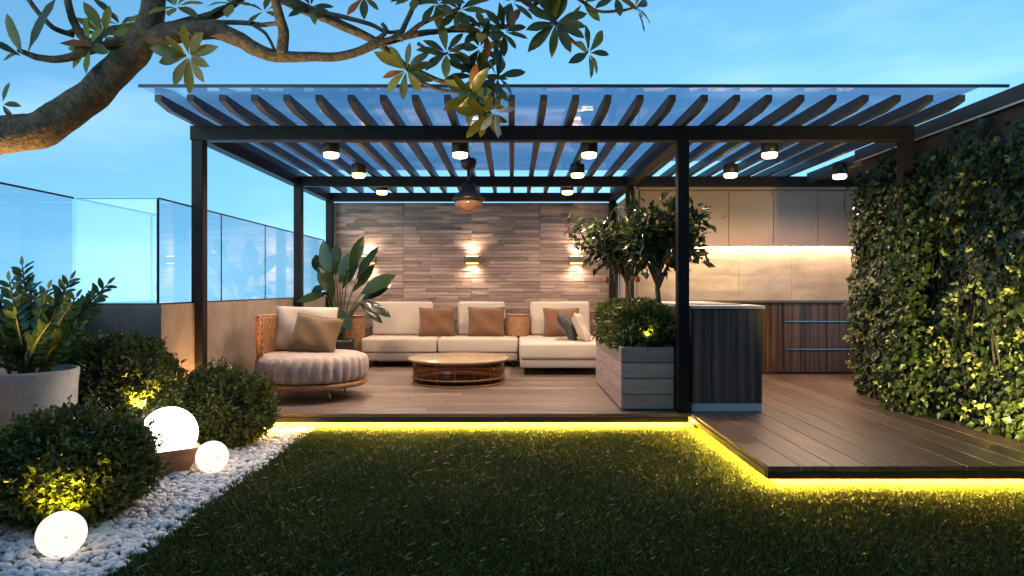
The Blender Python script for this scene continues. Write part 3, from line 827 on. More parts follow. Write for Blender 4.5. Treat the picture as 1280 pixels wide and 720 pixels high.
def shell_leaves(n, surf_fn, L, W, jitter, out=.55, seed=1):
    r_ = np.random.default_rng(seed)
    pos, nrm = surf_fn(n, r_)
    pos = pos - nrm * np.abs(r_.normal(0, jitter, n))[:, None]
    d = unit(nrm * out + r_.normal(0, .6, (n, 3)) + np.array([0, 0, .25]))
    nn = unit(nrm * .5 + r_.normal(0, .6, (n, 3)) + np.array([0, 0, .5]))
    return leaves5(pos, d, nn, r_.uniform(.7, 1.25, n) * L, r_.uniform(.75, 1.2, n) * W)

# hedge: a soft box of leaves
def hedge_surf(n, r_):
    x0, x1, y0, y1, z0, z1 = .965, 1.47, 6.16, 7.95, .53, .93
    cand = r_.uniform(0, 1, (n * 6, 3)) * np.array([x1 - x0, y1 - y0, z1 - z0]) + np.array([x0, y0, z0])
    q = (cand - np.array([(x0 + x1) / 2, (y0 + y1) / 2, z0])) / np.array([(x1 - x0) / 2, (y1 - y0) / 2, z1 - z0])
    f = np.abs(q) ** 6; s_ = f.sum(1) ** (1 / 6)
    p = q / s_[:, None]; g = unit(np.sign(p) * np.abs(p) ** 5 / np.array([.25, .9, .45]))
    ok = p[:, 2] > -.02
    p = p[ok][:n]; g = g[ok][:n]
    pos = p * np.array([(x1 - x0) / 2, (y1 - y0) / 2, z1 - z0]) + np.array([(x0 + x1) / 2, (y0 + y1) / 2, z0])
    bumpn = .02 * np.sin(pos[:, 0] * 31 + pos[:, 2] * 17) + .025 * np.sin(pos[:, 1] * 19 + pos[:, 2] * 23)
    return pos + g * bumpn[:, None], g
t = thing('box_hedge', 'clipped green hedge filling the slatted planter', 'hedge', (1.2, 7, .54))
V = shell_leaves(7500, hedge_surf, .058, .034, .035, seed=3)
fast_mesh('foliage', V, 5, LEAF5, M['hedge'], t)
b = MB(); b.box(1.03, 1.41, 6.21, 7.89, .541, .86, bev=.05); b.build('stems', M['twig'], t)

def citrus(x, y, z0, ztrunk, crown, label, seed, fruits):
    r_ = np.random.default_rng(seed); rd = random.Random(seed)
    t = thing('citrus_tree', label, 'tree', (x, y, z0), 'citrus trees in the planter')
    b = MB()
    b.tube([(x, y, z0), (x + .015, y, (z0 + ztrunk) / 2), (x - .005, y, ztrunk)], [.030, .025, .022], 10, wob=.06)
    cxx, cyy, czz, ra, rb, rc = crown
    tips = []
    for k in range(16):
        a = rd.uniform(0, 6.28); e = rd.uniform(-.35, 1.0); rr = rd.uniform(.55, .9)
        tip = Vector((cxx + ra * rr * math.cos(a) * math.cos(e), cyy + rb * rr * math.sin(a) * math.cos(e), czz + rc * rr * math.sin(e)))
        st = Vector((x, y, ztrunk - rd.uniform(0, .07))); mid = st.lerp(tip, .5) + Vector((rd.uniform(-.05, .05), rd.uniform(-.05, .05), .04))
        b.tube([st, mid, tip], [.016, .009, .004], 6); tips.append(tip)
        for _ in range(3):
            q = mid.lerp(tip, rd.random()); e2 = q + Vector((rd.uniform(-.16, .16), rd.uniform(-.16, .16), rd.uniform(-.06, .16)))
            b.tube([q, e2], [.005, .002], 5, sub=1); tips.append(e2)
    b.build('trunk', M['bark'], t)
    pos = []; dirs = []
    for tip in tips:
        c = np.array(tip[:])
        n = 17
        off = r_.normal(0, .055, (n, 3)); pos.append(c + off)
        dd = unit(off * .7 + r_.normal(0, .07, (n, 3)) + (c - np.array([x, y, ztrunk])) * .10 - np.array([0, 0, .03])); dirs.append(dd)
    pos = np.concatenate(pos); dirs = np.concatenate(dirs); n = len(pos)
    nn = unit(r_.normal(0, .5, (n, 3)) + np.array([0, -.2, 1.0]))
    V = leaves5(pos, dirs, nn, r_.uniform(.085, .14, n), r_.uniform(.042, .064, n), fold=.15)
    fast_mesh('crown', V, 5, LEAF5, M['citrus'], t)
    for (fx, fy, fz) in fruits:
        b = MB(); b.lathe((fx, fy, fz), [(.034 * math.sin(math.pi * i / 10), -.034 * math.cos(math.pi * i / 10)) for i in range(11)], 16); b.build('fruit', M['fruit'], t)
Y1, Y2 = 7.25, 6.6
p = P(785, 372, Y1)
citrus(p.x, Y1, .54, 1.18, (P(764, 310, Y1).x, Y1, P(775, 312, Y1).z, .38, .36, .36), 'citrus tree nearer the sofa with leaves reaching the wall light', 21,
       [P(758, 350, Y1 - .2), P(797, 349, Y1 - .2), P(770, 340, Y1 + .15)])
p = P(822, 372, Y2)
citrus(p.x, Y2, .54, 1.15, (P(836, 308, Y2).x, Y2, P(836, 302, Y2).z, .34, .32, .36), 'citrus tree close behind the front right post', 22,
       [P(833, 324, Y2 - .2), P(815, 336, Y2 + .1)])

# ------------------------------------------------------------------ broad leaved plant behind the armchair
px_, py_ = P(425, 400, 8.75).x, 8.75
t = thing('potted_house_plant', 'broad leaved plant in a dark pot behind the armchair', 'plant', (px_, py_, 0))
b = MB(); b.lathe((px_, py_, 0), [(.13, 0), (.15, .02), (.19, .40), (.20, .45), (.185, .45), (.175, .41), (0, .41)], 32); b.build('pot', M['darkpot'], t)
stem = MB(); pos = []; dr = []; nr_ = []; LL = []; WW = []; DD = []
base = Vector((px_, py_, .42))
spec = [  # stalk end, leaf tip (photo pixels), width, depth
    ((412, 352), (402, 302), .15, 8.60), ((420, 345), (418, 306), .15, 8.85), ((436, 340), (453, 297), .13, 8.70), ((445, 350), (469, 308), .12, 8.80),
    ((450, 368), (490, 343), .17, 8.55), ((452, 376), (488, 350), .15, 8.75), ((455, 376), (487, 394), .11, 8.6), ((448, 378), (478, 402), .10, 8.9),
    ((412, 366), (372, 375), .10, 8.5), ((408, 358), (388, 366), .11, 8.8), ((405, 345), (394, 318), .16, 8.95), ((428, 362), (444, 328), .14, 8.9),
    ((418, 370), (400, 336), .17, 8.5), ((432, 385), (424, 416), .10, 8.5), ((425, 355), (432, 318), .14, 8.45), ((440, 366), (466, 330), .12, 8.95),
    ((424, 385), (438, 412), .12, 8.45), ((400, 352), (410, 320), .15, 8.7), ((410, 340), (425, 310), .13, 9.0)]
for (s_, tp, wd, Yd) in spec:
    a = P(s_[0], s_[1], (Yd + 8.75) / 2); e = P(tp[0], tp[1], Yd); m_ = base.lerp(a, .55) + Vector((0, 0, .07))
    stem.tube([base + Vector((random.uniform(-.05, .05), random.uniform(-.05, .05), 0)), m_, a], [.013, .010, .007], 6)
    pos.append(a[:]); v = e - a; dr.append(v[:]); LL.append(v.length * 1.05); WW.append(wd * 1.2)
    nr_.append((Vector((random.uniform(-.5, .5), -.9, .55)))[:]); DD.append(.12 if v.z > 0 else .1)
stem.build('stems', M['stem'], t)
V = bigleaves(np.array(pos), np.array(dr), np.array(nr_), np.array(LL), np.array(WW), droop=np.array(DD))
fast_mesh('leaves', V, 21, BIG, M['banana'], t, smooth=True)

# ------------------------------------------------------------------ ivy on the right wall
t = thing('ivy', 'dense wall of dark ivy with pale young leaves along the boundary', 'climbing plant', (3.6, 5, 0))
def ivy():
    r_ = np.random.default_rng(11)
    n = 15000
    y = r_.uniform(3.0, 7.22, n); z = r_.uniform(0.0, 2.44, n)
    th = .10 + .07 * np.sin(y * 3.1 + z * 2.0) * np.sin(z * 4.3 + y) + .05 * np.sin(y * 9 + 1) * np.sin(z * 8)
    th = np.clip(th, .03, .25)
    top = 2.34 + .08 * np.sin(y * 6) + .05 * np.sin(y * 17)
    ok = (z < top) & ~((z < .05 + .06 * np.sin(y * 11) ** 2) & (r_.random(n) < .6))
    y, z, th = y[ok], z[ok], th[ok]; n = len(y)
    x = 3.72 - th * r_.uniform(.35, 1.05, n)
    pos = np.stack([x, y, z], 1)
    d = unit(np.stack([-.45 + r_.normal(0, .3, n), r_.normal(0, .6, n), -.75 + r_.normal(0, .45, n)], 1))
    nn = unit(np.stack([-1.0 + r_.normal(0, .25, n), -.25 + r_.normal(0, .45, n), .35 + r_.normal(0, .4, n)], 1))
    L = r_.uniform(.035, .085, n); W = L * r_.uniform(.75, 1.0, n)
    # growth round the corner post and the wall's far end
    k = 3200
    a = r_.uniform(0, 2 * np.pi, k); zz = r_.uniform(0, 2.05, k)
    rad = r_.uniform(.06, .17, k) * (1 + .25 * np.sin(zz * 5))
    p2 = np.stack([3.53 + rad * np.cos(a), 6.08 + rad * np.sin(a) * 1.3, zz], 1)
    keep = ~((p2[:, 0] < 3.44) & (r_.random(k) < .5)); 
    k2 = 2600
    p3 = np.stack([r_.uniform(3.66, 3.90, k2) - .06 * np.abs(np.sin(np.linspace(0, 40, k2))), r_.uniform(6.75, 7.34, k2), r_.uniform(.1, 2.3, k2)], 1)
    p2 = np.concatenate([p2[keep], p3]); k = len(p2)
    d2 = unit(r_.normal(0, .5, (k, 3)) + np.array([-.2, -.3, -.6])); n2 = unit(r_.normal(0, .4, (k, 3)) + np.array([-.5, -.8, .3]))
    L2 = r_.uniform(.035, .075, k); W2 = L2 * r_.uniform(.75, 1.0, k)
    pos = np.concatenate([pos, p2]); d = np.concatenate([d, d2]); nn = np.concatenate([nn, n2]); L = np.concatenate([L, L2]); W = np.concatenate([W, W2])
    mi = (r_.random(len(pos)) < .012).astype(int)
    # small tufts of pale young leaves, thicker low on the wall
    T = 120
    ty = r_.uniform(4.2, 7.2, T); tz = 2.2 * r_.beta(1.3, 2.2, T) + .08
    for i in range(T):
        q = r_.integers(4, 9)
        c = np.array([3.57 + r_.uniform(-.05, .03), ty[i], tz[i]])
        pos = np.concatenate([pos, c + r_.normal(0, .016, (q, 3))])
        d = np.concatenate([d, unit(r_.normal(0, .7, (q, 3)) + np.array([-.5, -.2, .1]))])
        nn = np.concatenate([nn, unit(r_.normal(0, .4, (q, 3)) + np.array([-.8, -.5, .5]))])
        l_ = r_.uniform(.028, .05, q); L = np.concatenate([L, l_]); W = np.concatenate([W, l_ * .75]); mi = np.concatenate([mi, np.ones(q, int)])
    V = leaves5(pos, d, nn, L, W, fold=.16, wpos=.38)
    fast_mesh('foliage', V, 5, LEAF5, [M['ivy'], M['ivypale']], t, mi=mi)
    b = MB()
    for k in range(34):
        y = random.uniform(3.1, 7.2); p0 = [Vector((3.66, y, 0))]
        z = 0
        while z < random.uniform(1.4, 2.2):
            z += .28; y += random.uniform(-.14, .14); p0.append(Vector((3.66 + random.uniform(-.04, .03), y, z)))
        b.tube(p0, [.008 * (1 - i / (len(p0) + 1)) + .002 for i in range(len(p0))], 6, sub=3)
    b.build('vines', M['twig'], t)
ivy()

# ------------------------------------------------------------------ left bed: boxwood balls, pot plant, globes
def boxwood(cx, cy, r_, ztop, label, seed, n):
    t = thing('boxwood_ball', label, 'shrub', (cx, cy, LZ), 'clipped boxwood balls in the gravel')
    h = ztop - LZ; cz = LZ + h * .48; rz = h * .52
    def fn(k, g):
        v = unit(g.normal(0, 1, (k, 3)))
        lump = 1 + .065 * np.sin(v[:, 0] * 5 + seed) * np.sin(v[:, 2] * 6) + .045 * np.sin(v[:, 1] * 9 + seed * 2) * np.sin(v[:, 0] * 8 + 1) + .03 * np.sin(v[:, 2] * 15 + v[:, 0] * 11)
        pos = v * lump[:, None] * np.array([r_, r_, rz]) + np.array([cx, cy, cz])
        pos[:, 2] = np.maximum(pos[:, 2], LZ + .02)
        return pos, v
    V = shell_leaves(n, fn, .042, .025, .04, out=.7, seed=seed)
    g = np.random.default_rng(seed + 50)                     # stray shoots past the clipped outline
    k = 170; p0, v0 = fn(k, g); ok = p0[:, 2] > LZ + .12; p0 = p0[ok]; v0 = v0[ok]; k = len(p0)
    sh = unit(v0 + g.normal(0, .35, (k, 3)) + np.array([0, 0, .5])); ln = g.uniform(.02, .085, k)
    q = np.repeat(np.linspace(.2, 1, 6)[None], k, 0)
    sp = (p0[:, None] + sh[:, None] * (q * ln[:, None])[..., None]).reshape(-1, 3)
    sdv = unit(np.repeat(sh, 6, 0) + g.normal(0, .75, (k * 6, 3)))
    V = np.concatenate([V, leaves5(sp, sdv, unit(g.normal(0, 1, (k * 6, 3)) + np.array([0, 0, .6])), g.uniform(.022, .04, k * 6), g.uniform(.013, .022, k * 6))])
    fast_mesh('foliage', V, 5, LEAF5, M['boxleaf'], t)
    b = MB(); b.lathe((cx, cy, 0), [(max(.86 * r_ * math.sin(math.pi * i / 14), 0), max(cz - .86 * rz * math.cos(math.pi * i / 14), LZ)) for i in range(15)], 28)
    b.build('stems', M['twig'], t)
boxwood(-2.44, 3.76, .425, .415, 'round boxwood ball nearest the camera, behind the front globe lamp', 31, 11000)
boxwood(-2.31, 5.48, .385, .45, 'round boxwood ball at the deck end of the gravel, right of the big globe', 32, 8000)
boxwood(-2.88, 5.00, .435, .76, 'tallest boxwood ball between the concrete pot and the pergola post', 33, 10000)

pcx, pcy = -3.11, 4.40
t = thing('potted_zz_plant', 'upright glossy leaved plant in a pale concrete pot by the left parapet', 'plant', (pcx, pcy, LZ))
b = MB(); b.lathe((pcx, pcy, 0), [(.235, LZ), (.245, LZ + .01), (.270, .50), (.278, .566), (.274, .576), (.250, .576), (.245, .52), (.0, .515)], 48); b.build('pot', M['pot'], t)
b = MB(); b.lathe((pcx, pcy, 0), [(.240, .517), (.2, .528), (0, .53)], 32); b.build('soil', M['soil'], t)
stem = MB(); pos = []; d = []; nn = []; L = []; W = []
tips = [P(28, 333, 4.4), P(12, 352, 4.3), P(60, 362, 4.35), P(44, 372, 4.6), P(88, 350, 4.4), P(78, 372, 4.55), P(134, 356, 4.35), P(112, 385, 4.6), P(-15, 360, 4.4), P(-30, 385, 4.3),
        P(20, 395, 4.15), P(100, 408, 4.2), P(65, 400, 4.15), P(0, 410, 4.2), P(40, 355, 4.5), P(95, 372, 4.25), P(122, 372, 4.5)]
for i, tp in enumerate(tips):
    bs = Vector((pcx + (tp.x - pcx) * .22 + random.uniform(-.03, .03), pcy + (tp.y - pcy) * .3 + random.uniform(-.05, .05), .52))
    mid = bs.lerp(tp, .5) - Vector(((tp.x - pcx) * .10, 0, -.02))
    stem.tube([bs, mid, tp], [.012, .009, .004], 7)
    ln = (tp - bs).length; K = int(ln / .024)
    for k in range(K):
        q = .16 + .84 * k / K
        c = bs * (1 - q) ** 2 + mid * 2 * q * (1 - q) + tp * q * q
        ax_ = (tp - bs).normalized(); sdv = ax_.cross(Vector((.3 * math.sin(i * 2.1), -1, .1))).normalized() * (1 if k % 2 else -1)
        pos.append(c[:]); d.append((sdv * .85 + ax_ * .75 + Vector((random.uniform(-.25, .25), random.uniform(-.45, .25), random.uniform(-.1, .2))))[:])
        nn.append((Vector((random.uniform(-.4, .4), -.7, .6)))[:])
        s_ = (.075 + .03 * math.sin(math.pi * q)) * random.uniform(.85, 1.15); L.append(s_); W.append(s_ * .40)
    pos.append(tp[:]); d.append((tp - mid)[:]); nn.append((0, -1, .3)); L.append(.07); W.append(.026)
stem.build('stems', M['stem'], t)
V = bigleaves(np.array(pos), np.array(d), np.array(nn), np.array(L), np.array(W), droop=.12, fold=.22, peak=.5)
fast_mesh('leaves', V, 21, BIG, M['zz'], t, smooth=True)

def globe_mat(strength):
    m_, n, o = newmat('lit speckled globe')
    tcx = N(n, 'ShaderNodeTexCoord'); vo = N(n, 'ShaderNodeTexVoronoi', i_Scale=15.0); vo.inputs['Randomness'].default_value = 1.0
    n.links.new(tcx.outputs['Object'], vo.inputs['Vector'])
    no = N(n, 'ShaderNodeTexNoise', i_Scale=7.0, i_Detail=3); n.links.new(tcx.outputs['Object'], no.inputs['Vector'])
    mr = N(n, 'ShaderNodeMapRange', i_1=.10, i_2=.20, i_3=.10, i_4=1.0); n.links.new(vo.outputs['Distance'], mr.inputs[0])
    m2 = N(n, 'ShaderNodeMapRange', i_1=.46, i_2=.50, i_3=1.0, i_4=0.0); n.links.new(no.outputs[0], m2.inputs[0])
    mxx = N(n, 'ShaderNodeMath', operation='MAXIMUM'); n.links.new(mr.outputs[0], mxx.inputs[0]); n.links.new(m2.outputs[0], mxx.inputs[1])
    mu = N(n, 'ShaderNodeMath', operation='MULTIPLY'); mu.inputs[1].default_value = strength; n.links.new(mxx.outputs[0], mu.inputs[0])
    e = N(n, 'ShaderNodeEmission'); e.inputs[0].default_value = (1, .87, .72, 1); n.links.new(mu.outputs[0], e.inputs['Strength'])
    pb = N(n, 'ShaderNodeBsdfPrincipled', i_Roughness=.5); pb.inputs['Base Color'].default_value = (.62, .60, .57, 1)
    n3 = N(n, 'ShaderNodeTexNoise', i_Scale=22.0, i_Detail=6); n.links.new(tcx.outputs['Object'], n3.inputs['Vector'])
    bp = N(n, 'ShaderNodeBump', i_Strength=.12, i_Distance=.004); n.links.new(n3.outputs[0], bp.inputs['Height']); n.links.new(bp.outputs[0], pb.inputs['Normal'])
    m5 = N(n, 'ShaderNodeMapRange', i_1=.3, i_2=.7, i_3=.85, i_4=1.1); n.links.new(n3.outputs[0], m5.inputs[0])
    m6 = N(n, 'ShaderNodeMath', operation='MULTIPLY'); n.links.new(mu.outputs[0], m6.inputs[0]); n.links.new(m5.outputs[0], m6.inputs[1])
    n.links.new(m6.outputs[0], e.inputs['Strength'])
    ad = N(n, 'ShaderNodeAddShader'); n.links.new(e.outputs[0], ad.inputs[0]); n.links.new(pb.outputs[0], ad.inputs[1])
    n.links.new(ad.outputs[0], o.inputs[0]); return m_
M['globe'] = globe_mat(.55); M['globe_bright'] = globe_mat(3.0)
def globe(x, y, z, r_, label):
    t = thing('globe_lamp', label, 'garden lamp', (x, y, z - r_), 'lit white globe lamps in the gravel bed')
    b = MB(); b.lathe((x, y, z), [(r_ * math.sin(math.pi * i / 24), -r_ * math.cos(math.pi * i / 24)) for i in range(25)], 40); b.build('globe', M['globe_bright' if r_ > .15 else 'globe'], t)
    return t
globe(-2.34, 4.66, .105, .182, 'largest lit white globe lamp resting in the square wooden bowl')
globe(-2.02, 4.60, LZ + .129, .105, 'small lit white globe lamp on the pebbles beside the wooden bowl')
globe(-2.085, 3.16, LZ + .127, .103, 'lit white globe lamp on the pebbles nearest the camera')
t = thing('wooden_bowl', 'flared square wooden bowl holding the largest globe lamp', 'bowl', (-2.34, 4.66, LZ))
b = MB()
Mr = Matrix.Translation((-2.34, 4.66, LZ + .012)) @ Matrix.Rotation(R(38), 4, 'Z')
def sq(h_, z): return [(-h_, -h_, z), (h_, -h_, z), (h_, h_, z), (-h_, h_, z)]
V = sq(.095, 0) + sq(.178, .178) + sq(.166, .178) + sq(.075, .02)
F = [(3, 2, 1, 0)] + [(i, (i + 1) % 4, (i + 1) % 4 + 4, i + 4) for i in range(4)] + [(i + 4, (i + 1) % 4 + 4, (i + 1) % 4 + 8, i + 8) for i in range(4)] + [(i + 8, (i + 1) % 4 + 8, (i + 1) % 4 + 12, i + 12) for i in range(4)] + [(12, 13, 14, 15)]
b.add([(Mr @ Vector(q))[:] for q in V], F); b.build('bowl_body', M['terracotta'], t)

# spike lights hidden among the plants
def spike(x, y, z0, direction, energy, label, color=YEL, cat='garden light', size=R(110), tall=.075):
    t = thing('spike_light', label, cat, (x, y, z0), 'small spike lights among the plants')
    dv = Vector(direction).normalized(); q = dv.to_track_quat('Z', 'Y').to_matrix().to_4x4()
    Mx = Matrix.Translation((x, y, z0 + tall)) @ q
    b = MB(); b.tube([(x, y, z0 - .02), (x, y, z0 + tall - .015)], [.004, .006], 8, sub=1); b.build('spike', M['black'], t)
    b = MB(); b.lathe((0, 0, 0), [(.012, -.03), (.022, -.025), (.026, .03), (.022, .031), (.020, .02), (0, .02)], 18, M=Mx); b.build('housing', M['black'], t)
    b = MB(); b.lathe((0, 0, 0), [(.0195, .0205), (.015, .026), (0, .028)], 16, M=Mx); b.build('lens', M['yellamp'], t)
    p = Vector((x, y, z0 + tall)) + dv * .045
    spot('lamp_beam', p, energy, color, t, direction=dv, size=size, blend=.8, soft=.02)
spike(-2.545, 4.69, LZ, (-.35, .5, .9), 48, 'yellow spike light on a tall stake between the largest globe and the tall boxwood ball', tall=.40)
spike(-2.735, 5.89, LZ, (-.02, .12, 1), 110, 'warm spike light at the foot of the front left pergola post', color=(1, .50, .16))
spike(-2.17, 3.30, LZ, (-.35, .55, 1), 12, 'yellow spike light at the foot of the nearest boxwood ball')
spike(-2.93, 3.55, LZ, (.34, -.10, 1), 420, 'warm spike light under the curved tree limb', color=(1, .58, .2))
spike(-1.92, 2.45, LZ, (1.9, .95, 2.5), 230, 'warm spike light at the lawn edge aimed up into the leafy branches', color=(1, .74, .32), size=R(75))
spike(1.22, 6.13, .55, (0, .12, 1), 7, 'yellow spike light at the foot of the clipped hedge in the planter')

def uplight(x, y, label, e):
    t = thing('deck_uplight', label, 'garden light', (x, y, 0), 'round deck uplights along the ivy')
    b = MB(); b.lathe((x, y, 0), [(.045, 0.001), (.045, .014), (.036, .016), (.034, .011), (0, .011)], 20); b.build('ring', M['steel'], t)
    b = MB(); b.lathe((x, y, 0), [(.033, .0115), (.02, .013), (0, .0135)], 16); b.build('lens', M['yellamp'], t)
    spot('lamp_beam', (x, y, .03), e, (1, .80, .25), t, direction=(-.22, 0, 1), size=R(140), blend=.9, soft=.03)
spike(3.36, 4.30, 0, (.20, .80, .55), 180, 'yellow spike light shining along the ivy from the frame edge', color=(1, .80, .25), size=R(100))
uplight(3.60, 6.55, 'round yellow deck uplight at the far end of the ivy', 9)

# ------------------------------------------------------------------ overhanging tree
t = thing('overhanging_tree', 'gnarled tree with a thick curved limb reaching over the pergola', 'tree', (-3.05, 3.2, LZ))
px1 = 3.4 / FPX
def limb(pts, rads, n=10, sub=5, wob=.06):
    b.tube([P(*q) for q in pts], [r_ * px1 for r_ in rads], n, sub=sub, wob=wob)
b = MB()
b.tube([(-3.05, 3.2, LZ - .02), (-3.10, 3.2, .35), (-3.18, 3.22, .95), (-3.02, 3.25, 1.50), P(-30, 178, 3.3), P(45, 163, 3.35), P(100, 130, 3.4), P(148, 86, 3.42), P(180, 48, 3.42), P(192, 5, 3.45), P(204, -70, 3.5)],
       [.13, .115, .105, .098, .092, .088, .080, .074, .068, .055, .045], 20, sub=6, wob=.05)
b.build('trunk', M['bark'], t)
b = MB()
limb([(180, 52, 3.42), (215, 42, 3.40), (262, 37, 3.38), (300, 50, 3.36), (335, 68, 3.36), (385, 71, 3.38), (432, 69, 3.40), (482, 52, 3.42), (525, 42, 3.45), (565, 38, 3.5), (600, 40, 3.5)], [14, 13, 11.5, 9.5, 8, 6, 5.5, 5, 4, 3, 2])
limb([(352, 68, 3.36), (354, 38, 3.34), (345, 5, 3.3), (338, -35, 3.28)], [7.5, 6.5, 5.5, 5])
limb([(196, -5, 3.46), (270, -45, 3.5), (335, -12, 3.52), (375, 8, 3.52), (420, 28, 3.52), (470, 52, 3.5), (500, 78, 3.5), (540, 97, 3.5), (585, 115, 3.48), (604, 140, 3.45)], [9, 8, 8, 7.5, 6.5, 5, 4, 3.2, 2.6, 2])
limb([(190, 42, 3.40), (150, 52, 3.36), (112, 63, 3.33), (75, 74, 3.3), (45, 71, 3.28), (22, 62, 3.25)], [7, 6, 5.5, 4.5, 4, 2.5])
limb([(120, 60, 3.33), (100, 42, 3.32), (88, 15, 3.3), (80, -25, 3.3)], [5.5, 5, 4.5, 4])
limb([(92, 44, 3.32), (66, 34, 3.3), (42, 8, 3.28), (25, -20, 3.28)], [3.5, 3, 2.8, 2.5])
limb([(205, 36, 3.41), (245, 26, 3.44), (285, 10, 3.48), (325, -22, 3.5)], [8, 6.5, 5, 4])
limb([(262, 27, 3.42), (310, 29, 3.40), (330, 31, 3.38), (352, 28, 3.35)], [3, 3, 2.8, 2.6])
limb([(316, 31, 3.39), (332, 42, 3.37), (343, 62, 3.36)], [2.2, 2, 1.8])
limb([(480, 53, 3.42), (500, 42, 3.44), (512, 18, 3.46), (527, -12, 3.48)], [4, 3.6, 3.2, 2.6])
limb([(395, 14, 3.5), (432, 22, 3.47), (462, 30, 3.46), (484, 40, 3.44), (506, 38, 3.44)], [3.4, 3, 2.8, 2.4, 2])
limb([(440, 67, 3.4), (462, 56, 3.40), (482, 40, 3.42), (478, 30, 3.44)], [4.5, 3.5, 3, 2.4])
limb([(500, 50, 3.42), (530, 28, 3.44), (556, 18, 3.46), (575, 10, 3.48)], [3.5, 3, 2.5, 2])
limb([(502, 76, 3.5), (520, 98, 3.46), (550, 112, 3.45), (588, 116, 3.45)], [3, 2.6, 2.2, 1.8])
limb([(522, 54, 3.42), (545, 68, 3.44), (560, 66, 3.45)], [2.4, 2, 1.6])
limb([(570, 38, 3.5), (600, 30, 3.52), (622, 40, 3.52), (630, 42, 3.52)], [2.6, 2.2, 2, 1.6])
limb([(560, 60, 3.48), (585, 72, 3.5), (598, 88, 3.5)], [2.2, 2, 1.6])
limb([(560, -30, 3.5), (620, -20, 3.54), (665, 8, 3.56), (694, 28, 3.56), (712, 48, 3.56), (735, 66, 3.55)], [4, 3.8, 3.4, 3, 2.4, 1.8])
limb([(665, 8, 3.56), (700, -14, 3.58), (728, 2, 3.6), (748, 14, 3.6), (778, 13, 3.6), (795, 8, 3.6)], [3, 2.6, 2.2, 2, 1.8, 1.4])
limb([(204, -60, 3.5), (330, -80, 3.5), (470, -60, 3.5), (560, -30, 3.5)], [8, 7, 5.5, 4])
limb([(606, 40, 3.52), (626, 60, 3.5), (622, 95, 3.5)], [2, 1.7, 1.4])
b.build('branches', M['bark'], t)
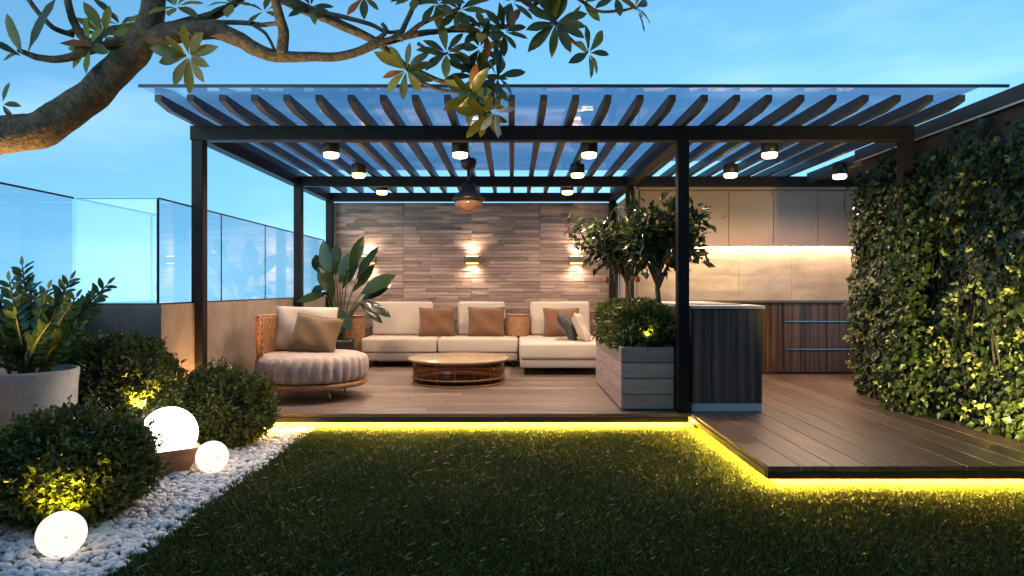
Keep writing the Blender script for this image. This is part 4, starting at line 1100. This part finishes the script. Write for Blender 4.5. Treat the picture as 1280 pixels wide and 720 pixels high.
# leaf rosettes: centre, leaf length in pixels, leaf count, colour (0 green, 1 yellow, 2 russet, 3 cream), tilt of the rosette
ros = [((236, 70, 3.35), 37, 10, 0, (-.1, -1, -.5)), ((508, 88, 3.42), 36, 10, 1, (-.2, -1, -.1)), ((558, 66, 3.45), 34, 9, 0, (0, -1, .1)), ((604, 38, 3.5), 38, 9, 0, (.2, -.8, .4)),
       ((597, 96, 3.5), 40, 10, 0, (.3, -.9, .3)), ((588, 118, 3.46), 38, 10, 0, (-.2, -.8, -.5)), ((606, 142, 3.44), 32, 8, 0, (.1, -.7, -.7)), ((618, 140, 3.42), 26, 5, 3, (.6, -.7, -.2)),
       ((630, 40, 3.52), 34, 9, 0, (.3, -.9, .1)), ((695, 28, 3.56), 42, 11, 0, (0, -1, -.1)), ((736, 66, 3.55), 36, 7, 1, (.6, -.8, -.1)), ((795, 9, 3.6), 36, 6, 1, (.8, -.5, .1)),
       ((130, 44, 3.38), 40, 10, 1, (.3, -.8, .3)), ((112, 56, 3.32), 36, 6, 1, (-.3, -.9, -.2)), ((150, 30, 3.45), 40, 9, 1, (.3, -.6, .6)), 
       ((388, 8, 3.5), 26, 7, 0, (.2, -.9, 0)), ((575, 12, 3.48), 36, 10, 0, (-.1, -.9, .3)), ((545, 4, 3.48), 34, 8, 0, (0, -.9, .3)), ((640, 2, 3.54), 34, 8, 0, (.2, -.9, .2)),
       ((728, 4, 3.6), 26, 5, 1, (0, -.8, -.4)), ((600, 60, 3.5), 32, 7, 0, (.3, -.7, -.3)), ((220, 8, 3.44), 40, 8, 1, (0, -.7, .4)), ((622, 96, 3.5), 34, 7, 0, (.7, -.7, .1)), ((290, 4, 3.46), 34, 7, 0, (0, -.6, .5)),
       ((330, 14, 3.42), 26, 5, 0, (0, -.6, .5)), ((2, 130, 3.3), 22, 5, 0, (0, -.9, .1)), ((520, -6, 3.48), 36, 8, 0, (0, -.9, .2)), ((455, -4, 3.48), 32, 7, 0, (0, -.9, .2)), ((770, -5, 3.6), 34, 7, 0, (0, -.9, .2))]
pos = []; d = []; nn = []; L = []; W = []; mi = []; dp = []
for (c, lp, n, colr, ax_) in ros:
    c = P(*c); u = Vector(ax_).normalized(); e1 = u.orthogonal().normalized(); e2 = u.cross(e1)
    for k in range(n):
        a = 2 * math.pi * (k + random.uniform(-.3, .3)) / n
        rad = e1 * math.cos(a) + e2 * math.sin(a)
        v = rad + u * random.uniform(.0, .7)
        pos.append((c + rad * .01)[:]); d.append(v[:]); nn.append((u + Vector((0, 0, .25)))[:])
        l_ = lp * px1 * random.uniform(.8, 1.2); L.append(l_); W.append(l_ * random.uniform(.27, .36)); dp.append(random.uniform(.05, .35))
        q = colr
        if colr == 0 and random.random() < .12: q = 1
        if colr == 1 and random.random() < .45: q = 0
        if random.random() < .03: q = 2
        mi.append(q)
for a_, e_, wd in (((34, 68, 3.24), (66, -4, 3.2), .30), ((29, 69, 3.24), (6, 16, 3.2), .30), ((26, 70, 3.24), (-10, 50, 3.15), .30), ((24, 66, 3.25), (2, 74, 3.3), .26)):
    a_, e_ = P(*a_), P(*e_); l_ = (e_ - a_).length
    pos.append(a_[:]); d.append((e_ - a_)[:]); nn.append((-.3, -.9, .4)); L.append(l_); W.append(l_ * wd); dp.append(.05); mi.append(0)
for c, v, l_ in ((P(118, 58, 3.30), (-1, -.1, .15), 42), (P(608, 44, 3.48), (.1, -.3, -1), 30), (P(640, 10, 3.5), (.0, -.3, -1), 30)):
    pos.append(c[:]); d.append(v); nn.append((0, -.7, .6)); L.append(l_ * px1); W.append(l_ * px1 * .34); dp.append(.1); mi.append(2)
V = bigleaves(np.array(pos), np.array(d), np.array(nn), np.array(L), np.array(W), droop=np.array(dp), fold=.20, peak=.58)
fast_mesh('crown', V, 21, BIG, [M['treeleaf'], M['treeyellow'], M['russet'], M['petal']], t, mi=np.array(mi), smooth=True)
